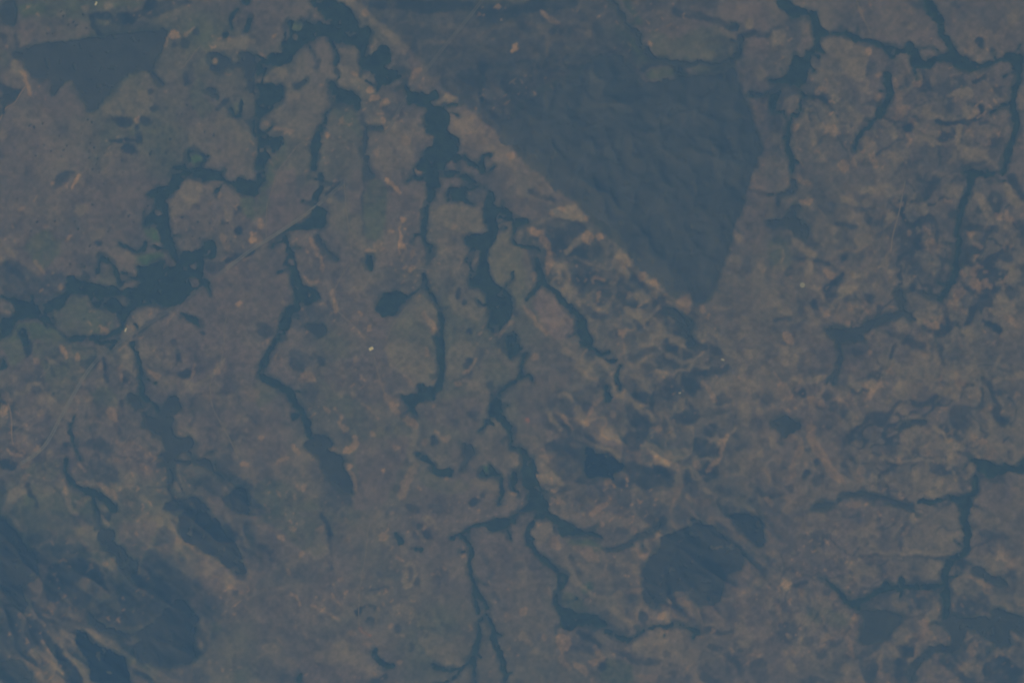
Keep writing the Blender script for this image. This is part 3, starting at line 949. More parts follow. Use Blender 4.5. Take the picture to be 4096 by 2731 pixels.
b.4 L 40 0,1450 60,1530
t.5 L 50 2000,680 2040,760
b.3 L 80 180,850 230,900
t.5 P 0,0 350,50 340,120 100,80
t.5 P 1250,780 1500,780 1680,1000 1200,950
t.4 P 1050,1220 1350,1200 1850,1250 1820,1400 1400,1420 1100,1330
m.4 P 1930,1250 2100,1280 2250,1210 2300,1400 2200,1560 1900,1500
m.5 P 660,160 900,250 1000,450 800,430 680,350
j35 P 0,0 1500,-100 2200,100 2000,900 900,1400 0,1500
T 2 2
k.55 P 280,500 700,500 1100,900 1900,1200 2351,1400 2351,1568 200,1568 230,1000
T 3 2
k.5 P 0,0 550,0 600,700 550,1568 0,1568
c.7 P 650,0 2351,0 2351,1568 650,1568
T 0 2
c.4 P 0,0 2351,0 2351,1568 0,1568
T 2 2
d.6 P 280,900 650,900 800,1000 1050,1080 1450,1180 1500,1300 1100,1350 700,1320 420,1260 350,1080
T 0 3
h210 P -200,0 60,20 500,380 900,560 1300,560 1830,900 1830,1300 1300,1750 -200,1800
h210 P 1480,-250 1700,-150 2250,-250 2351,-100 2351,500 2100,560 1900,450 1640,250
WestSlope P -10,30 60,60 130,150 200,230 280,330 350,410 360,520 340,640 250,650 200,680 240,760 290,800 290,860 220,890 170,870 100,780 -10,620
s P -10,640 60,720 150,820 220,920 330,960 400,1000 430,1060 480,1140 420,1200 300,1220 270,1300 290,1450 330,1575 -10,1575
SWCorner P -10,1350 100,1320 200,1340 260,1420 300,1480 340,1575 -10,1575
d.4 P 0,880 200,920 350,1000 400,1180 250,1200 0,1100
d.7 P 420,560 500,430 860,420 920,540 990,600 700,610 560,700 550,850 480,820 440,740
t0.65 L 65 50,-10 120,90 180,150
t0.50 P 120,100 240,150 200,180 140,160
t0.43 L 32 150,180 230,270 330,390
m P 360,400 430,380 490,420 460,500 430,600 400,720 420,760 470,800 440,830 390,850 310,860 290,790 230,760 210,680 350,650 370,560
t0.36 P 220,680 350,660 400,750 460,800 300,840
t0.50 L 50 420,980 480,1060 600,1100 680,1150 700,1220 760,1330 810,1440 850,1575
t0.43 L 70 480,1090 590,1220 650,1310
t0.36 L 45 650,1310 720,1400 790,1510
b0.22 P 280,1230 340,1260 360,1330 460,1200 510,1350 540,1460 620,1540 630,1575 340,1575 300,1440 260,1380
b0.29 L 35 330,1520 370,1440 480,1460 590,1520
b0.22 D 490,870,40
m.8 P 300,860 460,850 480,950 470,1050 400,1000 330,950
t0.61 P 580,810 620,790 660,850 740,880 810,890 800,980 880,1060 910,1110 1000,1120 1090,1180 1250,1190 1220,1260 1180,1320 1110,1270 1000,1230 930,1210 850,1130 790,1060 680,1020 660,940 590,870
d.9 P 500,1170 600,1270 680,1380 780,1500 780,1575 640,1575 560,1440 520,1300
MidSlope P 690,1040 780,1070 850,1160 930,1220 1100,1280 1170,1330 1180,1420 1200,1480 1260,1575 870,1575 820,1420 760,1290 710,1200 700,1130
SouthHill P 820,900 860,910 900,980 1000,1050 1150,1090 1300,1080 1350,1040 1450,960 1550,820 1650,790 1740,820 1800,900 1830,960 1790,1010 1820,1100 1790,1200 1800,1300 1770,1400 1650,1400 1560,1440 1450,1430 1350,1380 1250,1330 1240,1220 1300,1150 1180,1150 1000,1100 900,1080 820,1000
s P 500,420 860,430 980,590 1100,640 1100,700 1000,740 850,760 820,880 700,860 600,790 560,700 500,560
d.6 P 1100,640 1250,570 1500,600 1620,780 1500,860 1400,980 1200,1060 950,1000 850,880 1050,740
s.9 P 1120,620 1250,570 1320,430 1400,300 1480,100 1640,200 1600,330 1700,450 1850,600 1850,760 1620,780 1500,860 1300,760 1150,720
s.7 P 240,200 500,130 640,160 800,310 860,420 500,400 350,390
s.5 P 250,0 900,0 900,120 650,150 400,100
WestHill P 1640,-10 1950,-10 2020,100 2100,200 2160,270 2250,400 2290,540 2220,590 2100,500 2050,430 1900,390 1800,310 1680,240 1640,120
s.8 P 1950,-10 2300,0 2351,400 2250,400 2100,200
d.5 L 45 2060,130 2150,230
Ravine P 890,130 1040,140 1060,300 1150,320 1200,420 1280,460 1250,560 1120,600 1080,480 1050,380 960,310 910,280
Ravine L 42 905,-10 910,140
d.8 P 940,-10 1030,-10 1020,90 960,60
b0.36 L 32 930,30 990,110
t0.50 P 700,220 770,130 900,150 910,280 880,370 860,400 790,310
b0.22 L 30 740,230 830,350
t0.72 L 38 870,460 930,520 980,580
t0.36 P 910,320 1060,380 1100,640 980,560 900,430
t0.43 D 1080,470,24 1450,1050,28
b0.72 D 1250,190,20
m.8 P 1080,100 1250,100 1440,80 1470,130 1400,200 1350,330 1290,420 1250,560 1280,420 1180,330 1090,230
b0.25 L 22 1300,420 1270,550
b0.29 L 38 1640,240 1700,280 1850,370
t0.43 L 45 1850,370 1990,440 2060,460
t0.36 L 38 1650,290 1740,420
t0.36 L 60 2050,450 1950,520 1830,570
t0.65 P 2060,560 2120,520 2180,580 2160,680 2100,700 2070,640
b0.43 D 2120,670,28
t0.50 L 22 2100,700 2090,870 2060,1000 2000,1040
b0.29 D 2220,730,18
t0.50 L 28 2180,620 2260,630
t0.43 P 1800,1340 1900,1320 1970,1390 1950,1460 1850,1430
b0.29 D 1920,1370,28
t0.43 L 32 1310,1120 1430,1090
m.8 P 1190,1380 1290,1370 1330,1460 1400,1575 1250,1575 1190,1450
t0.36 D 1660,1450,28
t0.36 L 45 1850,970 1870,1080 1960,1240
d.5 L 45 1830,1060 1900,1140 1880,1260 1800,1300
d.5 P 2120,740 2200,700 2160,780
s.6 P 1450,1430 1780,1400 1950,1500 1900,1575 1450,1575
s.5 P 1880,660 2050,750 2060,980 1850,950
m.6 P 1600,700 1800,640 1900,800 1830,900 1750,810
g.5 P 1900,1000 2080,1050 1960,1120
T 1 3
d.8 L 45 590,30 650,110 680,200
d.5 L 32 680,200 690,400 710,510
s.6 L 40 700,500 560,620
d.6 P 0,280 100,290 170,350 130,390 180,460 140,450 100,370 0,350
GroveB P 1260,170 1310,180 1370,260 1350,300 1300,280
GroveC P 1420,320 1530,310 1530,350 1490,370
d.7 D 1580,200,35 1500,130,26
South L 70 2360,80 2230,110 2150,120
South L 38 2150,115 2100,100 2000,110 1940,150 1880,190 1800,230
South P 2110,100 2240,40 2351,60 2351,120 2220,180 2120,160
South L 50 1880,200 1950,270 1980,380 1960,500 1990,600 2010,700 2050,760 2110,830 2120,870
South L 45 2010,720 2010,800 2035,900
South L 45 2100,940 2040,1000 2040,1060 2040,1180 2010,1300 1990,1350 2000,1460 2010,1575
South L 36 1980,1350 1890,1420 1850,1500 1750,1550 1650,1575
South L 42 1860,1430 1750,1450 1680,1430 1610,1395
South L 50 2120,960 2160,1030 2190,1070 2180,1170 2230,1270 2260,1370 2270,1450 2290,1575
d.6 L 40 2350,180 2300,230
s.7 L 45 2100,400 2150,540 2140,620
s.7 L 60 2180,750 2260,850 2280,900
GroveD P 1060,1210 1110,1230 1110,1290 1160,1320 1180,1390 1270,1380 1250,1430 1190,1460 1160,1410 1100,1390 1070,1290
d.7 L 50 1040,1575 1140,1530 1190,1510
GroveE P 360,1500 410,1450 420,1575 370,1575
d.5 L 60 250,1520 360,1530
d.6 D 1430,1270,28 1430,1230,22
d.7 L 42 940,920 950,880 1020,850 1090,870
d.7 D 1040,1010,50 950,900,38
d.5 D 1300,1070,40 1480,640,32 1470,200,40
d.5 L 30 1040,720 1200,690
s.6 P 1040,500 1150,530 1330,520 1330,600 1150,600
s.6 P 1150,920 1230,900 1240,1020 1100,1060
s.5 P 1640,500 1750,520 1800,680 1650,620
s.5 P 380,480 560,520 560,640 300,660 0,720 0,620
s.5 P 0,1300 200,1380 380,1450 300,1568 0,1568
s.5 P 680,820 800,880 760,960 600,860
s.4 P 720,200 1000,250 980,380 760,400
g.5 P 0,0 500,0 600,200 650,400 400,350 200,100 0,120
t.6 P 30,1200 230,1220 210,1310 70,1280
t.6 P 1240,860 1420,830 1460,930 1400,1010 1270,930
t.5 P 1480,1050 1700,1130 1900,1300 1880,1400 1700,1400 1520,1250
t.5 P 500,1350 700,1200 850,1150 850,1350 700,1420
t.6 P 990,770 1150,740 1170,780 1050,810
t.4 P 230,1300 400,1400 350,1420
t L 26 1540,60 1590,120 1640,80 1590,30 1530,60
t L 25 1640,90 1660,150 1685,195
b.4 P 1120,180 1210,190 1220,240 1130,270
b.5 L 24 1280,410 1340,450
t.9 L 32 1370,530 1380,490 1450,470 1465,590 1430,620 1370,700 1360,620 1380,560
b.5 L 24 330,740 370,790 400,850
b.4 L 22 510,850 620,900 740,980
t.8 D 740,980,32
R1 L 14 950,1060 1030,1130
r.6 L 22 950,1060 1035,1130
b.4 L 32 1250,1020 1220,1060
b.5 D 430,380,26 290,550,24 240,230,24 1310,1370,24 1630,570,20
b.3 D 840,245,28 880,1110,24 1020,1200,28 330,150,28 2300,950,32 590,160,30 780,620,28 1290,1560,25
t.8 L 26 1290,1120 1360,1120
b.3 L 30 2120,900 2060,910
t.5 P 1570,280 1540,190 1440,120 1500,260
R1 L 9 1140,20 1040,110 1020,200 1010,400 960,640 940,900 950,1040
R1 L 9 1030,1130 1100,1180 1200,1230
m.5 P 700,50 1000,150 980,250 720,180
m.5 P 420,1420 1000,1400 1050,1568 430,1568
m.5 P 2000,180 2351,250 2351,500 2120,380
t.4 P 1000,1420 1100,1400 1180,1500 1000,1568
t.4 P 540,150 640,200 660,440 400,400 530,300
T 2 3
South P 200,60 220,-10 330,-10 280,80
South L 62 330,10 420,90 520,130 640,180
South L 40 640,180 740,190 830,240
South L 52 200,90 130,190 150,280 230,380 330,470 400,540 450,600
South P 400,150 480,100 590,160 590,230 480,220
South P 370,540 430,540 500,560 510,640 450,700 430,740 390,760 430,650
South P 380,740 430,720 440,850 560,900 720,930 850,990 860,1040 760,1070 700,1040 600,1050 570,1090 500,1090 460,1030 420,960 390,900
South L 42 860,1080 960,1120 1060,1190 1150,1140 1210,1060 1330,1040 1450,1060 1500,1000 1620,1040 1700,1090
s.8 P 860,1000 1000,1050 1150,1100 1060,1180 900,1110
d.6 L 40 1790,1070 1900,1090 2020,1100
d.7 L 45 620,1110 740,1170 800,1230
d.6 L 55 930,1270 1040,1290 1130,1370 1340,1370
d.7 P 800,1380 860,1330 870,1420 820,1480
g.8 P 820,1350 1080,1360 1140,1575 820,1575
WestBend L 58 870,340 960,340 1080,290 1170,220 1300,170 1350,110
d.6 P 940,130 1050,130 1060,200 960,180
g P 500,260 700,220 800,260 850,350 780,360 730,300 540,300
g.8 P 430,720 560,740 700,850 700,900 560,890 450,830
d.5 L 45 540,400 580,500 620,560
g1.3 D 690,690,45
South P -10,80 100,-10 60,-10 -10,30
d.4 D 200,500,45 60,490,42 380,410,28
SEHill P 1220,460 1330,330 1380,200 1540,150 1640,130 1640,60 1740,60 1760,120 1850,110 1940,200 2000,250 2100,330 2140,400 2100,530 2000,550 1930,600 1940,700 1920,800 1850,850 1740,870 1650,820 1630,740 1540,720 1450,740 1400,800 1340,880 1260,860 1210,800 1190,700 1200,560
SEHill2 P 1960,-10 2220,20 2300,90 2330,200 2320,300 2260,330 2150,240 2050,130
s.8 P 960,-10 1500,-10 1640,60 1400,180 1330,100
h210 P 1200,450 1400,100 2000,-50 2330,100 2320,330 2050,600 1850,880 1300,900
b.35 L 50 2230,-10 2310,80 2351,190
d.7 D 1210,960,50 1390,80,40
d.6 L 60 1830,1230 1950,1290 2060,1370 2100,1450
d.6 P 1720,1420 1850,1500 2000,1575 1750,1575
d.5 P 2170,1360 2351,1320 2351,1575 2230,1575
d.5 D 2090,1260,42 1100,780,45 1600,1530,40
d.6 D 1415,1295,30
s.6 P 1700,1250 1900,1280 2100,1568 1700,1568
s.6 P 2200,580 2351,480 2351,640 2150,700
s.5 P 540,1180 800,1240 780,1320 600,1360 520,1300
s.5 P 180,1100 350,1120 380,1330 200,1240
s.4 P 860,480 1080,500 1130,620 1080,720 850,660
t.9 P 1060,460 1140,490 1190,540 1150,600 1090,520
b.5 D 1365,940,36
t.8 D 1390,950,35
b.35 P 540,310 720,300 780,380 800,450 740,450 600,380
b.35 P 330,270 390,200 460,280 440,340 360,320
t.8 L 45 530,560 570,640 700,700 740,760
t.8 L 45 880,850 980,940 1100,1020
t.9 P 1110,1200 1180,1160 1240,1210 1180,1270 1090,1260
t.5 P 1060,1260 1280,1100 1430,1100 1450,1200 1280,1340
b.45 P 60,870 130,870 140,940 70,960
t P 50,1130 130,1070 190,1190 160,1230 90,1190
t.7 D 210,1270,24 2100,1050,36 2290,640,48
b.45 P 390,1120 540,1130 540,1230 470,1260 480,1340 430,1240
b.45 L 55 580,1380 680,1480
b.45 P 690,1360 790,1350 790,1400 720,1410
b.4 D 750,1530,38 820,100,32
b.35 L 45 750,1250 820,1340
b.3 L 32 310,700 360,780
t.6 L 50 2080,1190 2150,1200
b.35 P 2130,1340 2200,1260 2320,1290 2300,1330 2200,1320
b.3 P 1150,1480 1340,1480 1330,1575 1230,1540
t.7 L 30 1430,780 1440,830
b.3 D 1840,80,45 300,1140,30 1120,160,40
t.5 L 60 80,670 220,680
t.5 L 45 100,560 110,620
b.3 L 55 450,1330 520,1420
t.5 P 650,500 760,440 720,540
b.3 P 1130,340 1220,320 1320,370 1280,440 1180,420
b.25 P 1000,720 1180,680 1180,760 1060,760
b.2 P 1400,840 1550,760 1660,850 1680,980 1500,980
t.5 P 160,180 300,80 380,90 400,190 300,260 180,300
m.5 P 1600,150 1950,150 2050,300 1900,300
t.5 L 35 1540,530 1640,620
m.4 P 2140,330 2351,380 2250,540 2120,520
T 3 3
SouthEast L 75 1800,-10 1800,100 1840,200 1830,310 1770,380 1680,430 1640,540 1630,680 1630,800 1630,930
d.5 L 30 1520,420 1680,440
SouthEast L 58 1620,680 1400,680 1230,690 1100,690 1000,720 900,790 790,850
SouthEast D 1090,680,50 1220,630,38
DampCreek L 42 470,600 570,650 640,710 700,790 780,860 830,880
d.6 L 36 230,670 340,650
Basin P 820,900 960,880 1240,930 1230,980 1160,1080 1080,1160 960,1220 870,1210 810,1140 850,1050 890,970
s.8 P 780,740 1500,700 1400,900 1240,930 820,880
FarSouth P 1600,1000 1680,930 1800,960 1900,960 2060,950 2060,880 2140,860 2230,920 2360,950 2360,1120 2250,1060 2200,1080 2250,1190 2180,1240 2050,1200 1900,1090 1800,1080 1790,1230 1700,1290 1560,1310 1430,1300 1480,1240 1560,1220 1650,1220 1680,1160 1620,1080
FarSouth L 70 1480,1260 1390,1330 1330,1440 1300,1575
d.9 P 1170,1220 1330,1200 1340,1300 1250,1330 1170,1280
s P 840,1230 1170,1240 1300,1575 830,1575
d.4 D 1080,1390,40 950,1530,60
d.5 P 1150,1300 1300,1350 1300,1575 1150,1575
s P 1800,1080 2050,1200 2200,1240 2351,1200 2351,1575 1750,1568 1600,1350 1790,1240
d.7 L 60 1600,1350 1700,1450 1800,1540 2000,1575
d.8 P 1950,1400 2100,1310 2200,1330 2351,1450 2351,1575 2000,1575
EastSpur P 1860,490 1990,500 2060,580 2200,610 2200,690 2080,660 1960,600 1870,560
d.8 P 1700,420 1860,440 1860,500 1740,510
d.6 P 1940,150 2000,160 2100,210 2210,200 2200,250 2050,250 1950,210
s.8 P 1700,800 1880,800 2060,880 1900,960 1740,950
s.7 P 1850,680 1950,670 2050,740 1930,760
s.6 P 1850,420 2200,430 2300,620 2200,600 2000,500
s P 1650,950 2060,950 2360,1000 2360,1200 2250,1060 1800,1080
d.5 L 40 1300,860 1380,860
s.6 P 1150,480 1220,480 1200,540
s.5 D 900,560,45 830,40,60 820,200,50
d.5 D 370,1180,48 480,1290,50
d.5 L 45 330,1575 480,1510 560,1575
s.5 L 80 20,420 100,520
s.4 P 350,350 700,400 800,500 500,560 350,480
g.5 P 350,860 700,900 800,1000 650,1060 350,980
t.7 L 20 860,365 1100,372 1300,370 1400,380 1660,385 1850,400 2100,410 2360,420
d.5 L 25 820,395 1250,405 1600,430
t D 165,655,60
b.5 D 165,650,42
b.4 D 285,565,26 1430,1010,36
t.7 P 540,130 620,140 640,200 570,180
t.8 L 42 1250,320 1380,372
t.5 P 1230,220 1350,190 1340,300 1250,300
t.6 D 1370,40,50 280,60,30 510,40,40 2100,80,40
t.7 P 1500,830 1570,820 1580,960 1440,1020 1420,960 1500,900
b.35 L 42 1850,590 1950,640 2030,680
b.3 P 470,1160 560,1110 580,1160 460,1220
t.7 D 300,1150,32 190,1140,28 520,1140,40 230,1430,40 1930,640,26
b.25 L 42 690,1100 740,1180 760,1240
t.7 L 50 190,1380 250,1450
t.5 P 1700,600 1780,540 1840,600 1800,720 1700,760
m.7 P 1450,1350 1560,1350 1700,1520 1720,1575 1400,1575 1420,1420
m.6 P 1700,1300 1850,1260 1930,1400 1880,1520 1760,1430
b.25 L 30 800,940 810,1060
b.25 L 38 2220,1080 2280,1160
b.25 L 25 1360,1320 1350,1400
t.4 P 1320,180 1780,180 1800,350 1400,370
m.5 P 1000,780 1250,760 1250,880 1020,900
t.4 P 1400,470 1550,500 1560,620 1350,600
m.4 P 1880,230 1980,280 2150,410 1850,380
j60 P 800,900 1500,800 2400,850 2400,1600 800,1600
T 0 3
k.3 P -50,0 900,-100 2351,-150 2300,700 1900,1568 -50,1600
T 2 3
k.4 P 500,0 2351,0 2351,1568 700,1568 450,900
T 3 3
c.5 P 0,0 2351,0 2351,1568 0,1568
k.4 P 800,1200 1500,850 2351,850 2351,1568 800,1568
T 0 3
d.35 P -10,30 300,350 850,420 1150,640 1500,600 1830,900 1820,1300 1300,1400 800,1000 450,1100 300,1250 -10,1575
"""
FOREST, CARVE, COVER, RELIEF, TRACKS, BROKEN = {}, {}, [], [], [], []
ox = oy = 0
for line in SURVEY.strip().splitlines():
    f = line.split()
    if f[0] == 'T':
        ox, oy = 2351 * int(f[1]), 1568 * int(f[2])
        continue
    key, kind = f[0], f[1]
    w = 0.0
    pts = f[2:]
    if kind == 'L':
        w = float(f[2]); pts = f[3:]
    p = np.array([[float(v) for v in q.split(',')] for q in pts])
    p[:, 0] += ox; p[:, 1] += oy
    if kind == 'P':
        p = chaikin(p, True, 1)
    elif kind == 'L':
        p = chaikin(p, False, 2)
    s = dict(k=kind, p=p, w=w)
    if key[0] == '-':
        CARVE.setdefault(key[1:], []).append(s)
    elif key in ('R1', 'R2'):
        TRACKS.append((key, s))
    elif key[0].isupper():
        FOREST.setdefault(key, []).append(s)
    elif key[0] in 'kc':
        BROKEN.append((key[0], float(key[1:]), s))
    elif key[0] in 'hj':
        RELIEF.append((key[0], float(key[1:]), s))
    else:
        COVER.append((key[0], float(key[1:] or 1), s))

# short side streams: narrow fingers of trees leaving the larger belts
rb = np.random.RandomState(77)
for key in ['Meander', 'North', 'Strip1', 'Strip3', 'NorthEast', 'EastNet', 'Branch', 'EastRiver', 'WestBlock', 'WestArm', 'SouthStrip', 'CentralRiver', 'BigRiver',
            'RidgeRiver', 'EastLow', 'Creek', 'CreekWood', 'SWCreek', 'LowerRiver', 'SouthEast', 'DryCreek', 'South', 'WestBend', 'DampCreek', 'FarSouth', 'Ravine']:
    extra = []
    for s in FOREST[key]:
        if s['k'] == 'D':
            continue
        p = s['p']
        q = np.vstack([p, p[:1]]) if s['k'] == 'P' else p
        L = np.concatenate([[0], np.cumsum(np.hypot(*np.diff(q, axis=0).T))])
        at = rb.uniform(60, 420)
        while at < L[-1]:
            x, y = np.interp(at, L, q[:, 0]), np.interp(at, L, q[:, 1])
            k = min(np.searchsorted(L, at, 'right') - 1, len(q) - 2)
            t = q[k + 1] - q[k]
            a = math.atan2(t[1], t[0]) + rb.choice((-1, 1)) * rb.uniform(.8, 1.7)
            pts = [(x, y)]
            for _ in range(rb.randint(2, 5)):
                d = rb.uniform(22, 46)
                x += d * math.cos(a); y += d * math.sin(a); a += rb.uniform(-.6, .6)
                pts.append((x, y))
            extra.append(dict(k='L', p=chaikin(pts, False, 2), w=rb.uniform(13, 19)))
            at += rb.uniform(240, 640)
    FOREST[key] += extra

# ------------------------------------------------------------------ materials
def mat_new(name):
    m = bpy.data.materials.new(name)
    m.use_nodes = True
    nt = m.node_tree
    b = nt.nodes['Principled BSDF']
    b.inputs['Roughness'].default_value = 0.95
    b.inputs['Specular IOR Level'].default_value = 0.1
    return m, nt, b

def mat_mottled(name, col, scale=0.012, amount=0.35, rough=0.95):
    """procedural: one base colour broken by two scales of noise"""
    m, nt, b = mat_new(name)
    b.inputs['Roughness'].default_value = rough
    tc = nt.nodes.new('ShaderNodeNewGeometry')
    n1 = nt.nodes.new('ShaderNodeTexNoise'); n1.inputs['Scale'].default_value = scale; n1.inputs['Detail'].default_value = 5
    nt.links.new(tc.outputs['Position'], n1.inputs['Vector'])
    mr = nt.nodes.new('ShaderNodeMapRange')
    mr.inputs['From Min'].default_value = 0.25; mr.inputs['From Max'].default_value = 0.75
    mr.inputs['To Min'].default_value = 1 - amount; mr.inputs['To Max'].default_value = 1 + amount
    nt.links.new(n1.outputs[0], mr.inputs['Value'])
    mx = nt.nodes.new('ShaderNodeVectorMath'); mx.operation = 'SCALE'
    mx.inputs[0].default_value = col
    nt.links.new(mr.outputs[0], mx.inputs['Scale'])
    nt.links.new(mx.outputs[0], b.inputs['Base Color'])
    return m

# surface colours of the place (linear reflectance)
PAL = {
    'o': (.185, .172, .110), 'base': (.170, .137, .150), 'g': (.103, .130, .062), 'm': (.185, .140, .158), 't': (.275, .224, .188),
    'b': (.46, .30, .19), 'r': (.46, .18, .10), 's': (.070, .070, .095), 'd': (.020, .027, .045),  # d: dark scrub, with slope shade painted in on the gullied hills
    'F': (.020, .036, .029), 'W': (.047, .052, .060), 'H': (.056, .059, .074), 'S': (.060, .065, .090), 'U': (.036, .040, .055), 'B': (.006, .013, .032),  # B: canopy colour with the shade of unlit slopes put in
    'track': (.25, .20, .16), 'pink': (.32, .22, .16), 'road': (.28, .27, .28), 'asphalt': (.17, .16, .17), 'margin': (.045, .055, .055)}

# ------------------------------------------------------------------ the ground: one sheet, fine where the view falls, coarse out to the horizon
SP = 22.0
xi = np.arange(-11400, 11400 + 1, SP)
yi = np.arange(-7950, 7950 + 1, SP)
def skirt(a, far=62000.0, n=22):
    g = np.geomspace(SP, far - a[-1], n)
    return np.concatenate([(a[0] - g)[::-1], a, a[-1] + g])
gx = skirt(xi); gy = skirt(yi)
NX, NY = len(gx), len(gy)
GX, GY = np.meshgrid(gx, gy, indexing='ij')
GU, GV = from_x(GX).astype(np.float32), from_y(GY).astype(np.float32)
gu1, gv1 = from_x(gx), from_y(gy)          # gv1 descends

def warp(U, V):
    wu = (fbm(U, V, 95, 11, 4, .62) - .5) * 62
    wv = (fbm(U, V, 95, 57, 4, .62) - .5) * 62
    return U + wu, V + wv
WU, WV = warp(GU, GV)

def window(b):
    x0, x1, y0, y1 = b
    i0, i1 = np.searchsorted(gu1, x0), np.searchsorted(gu1, x1)
    j0 = len(gv1) - np.searchsorted(gv1[::-1], y1); j1 = len(gv1) - np.searchsorted(gv1[::-1], y0)
    return slice(max(i0 - 1, 0), min(i1 + 1, NX)), slice(max(j0 - 1, 0), min(j1 + 1, NY))

# heights
def spur_axes(X, Y): return X * 0.62 + Y * 0.78, (X * 0.78 - Y * 0.62) * 0.42
def ridged(X, Y, wl, seed):
    # domain-warped ridges: spurs and gullies rather than round bumps
    a = X + (fbm(X, Y, wl * 1.3, seed + 3, 3) - .5) * wl * 1.1
    b = Y + (fbm(X, Y, wl * 1.3, seed + 8, 3) - .5) * wl * 1.1
    n = 0
    for k, (f, g) in enumerate(((1, .62), (.47, .27), (.22, .11))):      # each octave turned, so no lattice shows
        c, q = (math.cos(.5 + seed + 1.3 * k), math.sin(.5 + seed + 1.3 * k)) if seed != 211 else (1, 0)
        n = n + noise(a * c - b * q, a * q + b * c, wl * f, seed + 5 * k) * g
    return 1 - np.abs(2 * n - 1)
HGT = (fbm(GX, GY, 5200, 101, 3) - .5) * 110 + (fbm(GX, GY, 900, 131, 3) - .5) * 16
ROUGH, FOLDS = np.zeros_like(HGT), np.zeros_like(HGT)
for typ, amp, s in RELIEF:
    b = bounds(s, 330)
    wi = window(b)
    m = sstep(300, -220, sdf_shape(GU[wi], GV[wi], s) + (fbm(GU[wi], GV[wi], 500, 881, 3) - .5) * 300)
    A = ROUGH if typ == 'h' else FOLDS
    A[wi] = np.maximum(A[wi], amp * m)
r1 = ridged(*spur_axes(GX, GY), 560, 211)     # spurs running down to the south-east
r2 = ridged(GX, GY, 520, 307)
HGT = HGT + ROUGH * (1.0 * r1 + 0.40 * r2 + 0.15) + FOLDS * (ridged(GX, GY, 830, 2203) + .55 * r2 + .2 * r1)
HGT = HGT.astype(np.float32)

def height_at(X, Y):
    i = np.clip(np.searchsorted(gx, X, 'right') - 1, 0, NX - 2)
    j = np.clip(np.searchsorted(gy, Y, 'right') - 1, 0, NY - 2)
    fx = (X - gx[i]) / (gx[i + 1] - gx[i]); fy = (Y - gy[j]) / (gy[j + 1] - gy[j])
    return ((HGT[i, j] * (1 - fx) + HGT[i + 1, j] * fx) * (1 - fy)
            + (HGT[i, j + 1] * (1 - fx) + HGT[i + 1, j + 1] * fx) * fy)

# soil and grass colours
COL = np.empty(GX.shape + (3,), np.float32)
COL[:] = PAL['base']
def blend(wi, m, c):
    m = m[..., None]
    COL[wi] = COL[wi] * (1 - m) + np.array(c, np.float32) * m
ALL = (slice(None), slice(None))
side = sstep(2600, 6500, WU)
blend(ALL, sstep(.38, .72, fbm(GX, GY, 2400, 401, 4)) * (.78 - .58 * side), PAL['g'])
blend(ALL, sstep(.40, .75, fbm(GX, GY, 1500, 431, 4)) * .42, PAL['m'])
blend(ALL, sstep(.50, .80, fbm(GX, GY, 800, 461, 4)) * .45, PAL['t'])
blend(ALL, sstep(.50, .80, fbm(GX, GY, 420, 491, 4)) * .34, PAL['s'])
BK, CK = np.zeros(GX.shape, np.float32), np.full(GX.shape, .12, np.float32)
for k, wgt, s in BROKEN:
    wi = window(bounds(s, 260))
    m = wgt * sstep(150, -120, sdf_shape(GU[wi], GV[wi], s) + (fbm(GU[wi], GV[wi], 260, 907, 3) - .5) * 200)
    A = BK if k == 'k' else CK
    A[wi] = np.maximum(A[wi], m)
creek = np.maximum(ridged(GX, GY, 980, 1301), ridged(GX, GY, 560, 1357) - .025)     # damp, shrubby stream lines
def broken_ground():
    # dark tone fills the gullies, pale grass and soil tones the crests
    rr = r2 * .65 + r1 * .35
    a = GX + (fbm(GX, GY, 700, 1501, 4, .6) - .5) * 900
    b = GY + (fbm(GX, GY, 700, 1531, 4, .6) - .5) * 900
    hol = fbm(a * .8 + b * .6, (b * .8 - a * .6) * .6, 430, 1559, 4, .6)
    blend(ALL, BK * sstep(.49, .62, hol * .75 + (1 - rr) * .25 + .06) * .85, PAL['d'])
    blend(ALL, BK * sstep(.80, .93, r2) * .75, PAL['t'])
    blend(ALL, BK * sstep(.93, .985, r2) * sstep(.45, .65, fbm(GX, GY, 400, 977, 3)) * .5, PAL['b'])
    blend(ALL, CK * sstep(.875, .96, creek) * (.75 + .6 * fbm(GX, GY, 500, 983, 2)), PAL['d'])
    blend(ALL, CK * sstep(.50, .68, fbm(GX, GY, 330, 991, 4, .6)) * 1.0, PAL['t'])
    blend(ALL, CK * sstep(.62, .74, fbm(GX, GY, 300, 997, 4, .6)) * .6, PAL['b'])
    blend(ALL, CK * sstep(.54, .68, fbm(GX, GY, 380, 1009, 4, .6)) * .6, PAL['s'])
order = 'mgostdbr'
FEATHER = dict(m=26, g=24, o=20, s=26, t=15, d=17, b=10, r=8)
for key in order:
    if key == 't':
        broken_ground()
    for k, op, s in COVER:
        if k != key:
            continue
        fe = FEATHER[k]
        wi = window(bounds(s, fe + 30))
        d = sdf_shape(WU[wi], WV[wi], s)
        d = d + (fbm(GX[wi], GY[wi], 130, 1409, 4, .65) - .5) * (46 if s['k'] == 'D' else 34)
        m = sstep(fe, -fe * .8, d) * min(op * (1.2 if k == 'd' else 1.0), 1.0)
        br = fbm(GX[wi], GY[wi], 230, 77, 4, .62)
        m = m * np.clip(.25 + 1.35 * br, 0, 1)
        c = np.array(PAL[k])
        if op > 1:
            c = c * np.array([.8, op, .9]) if k == 'g' else c * op
        blend(wi, m, c)

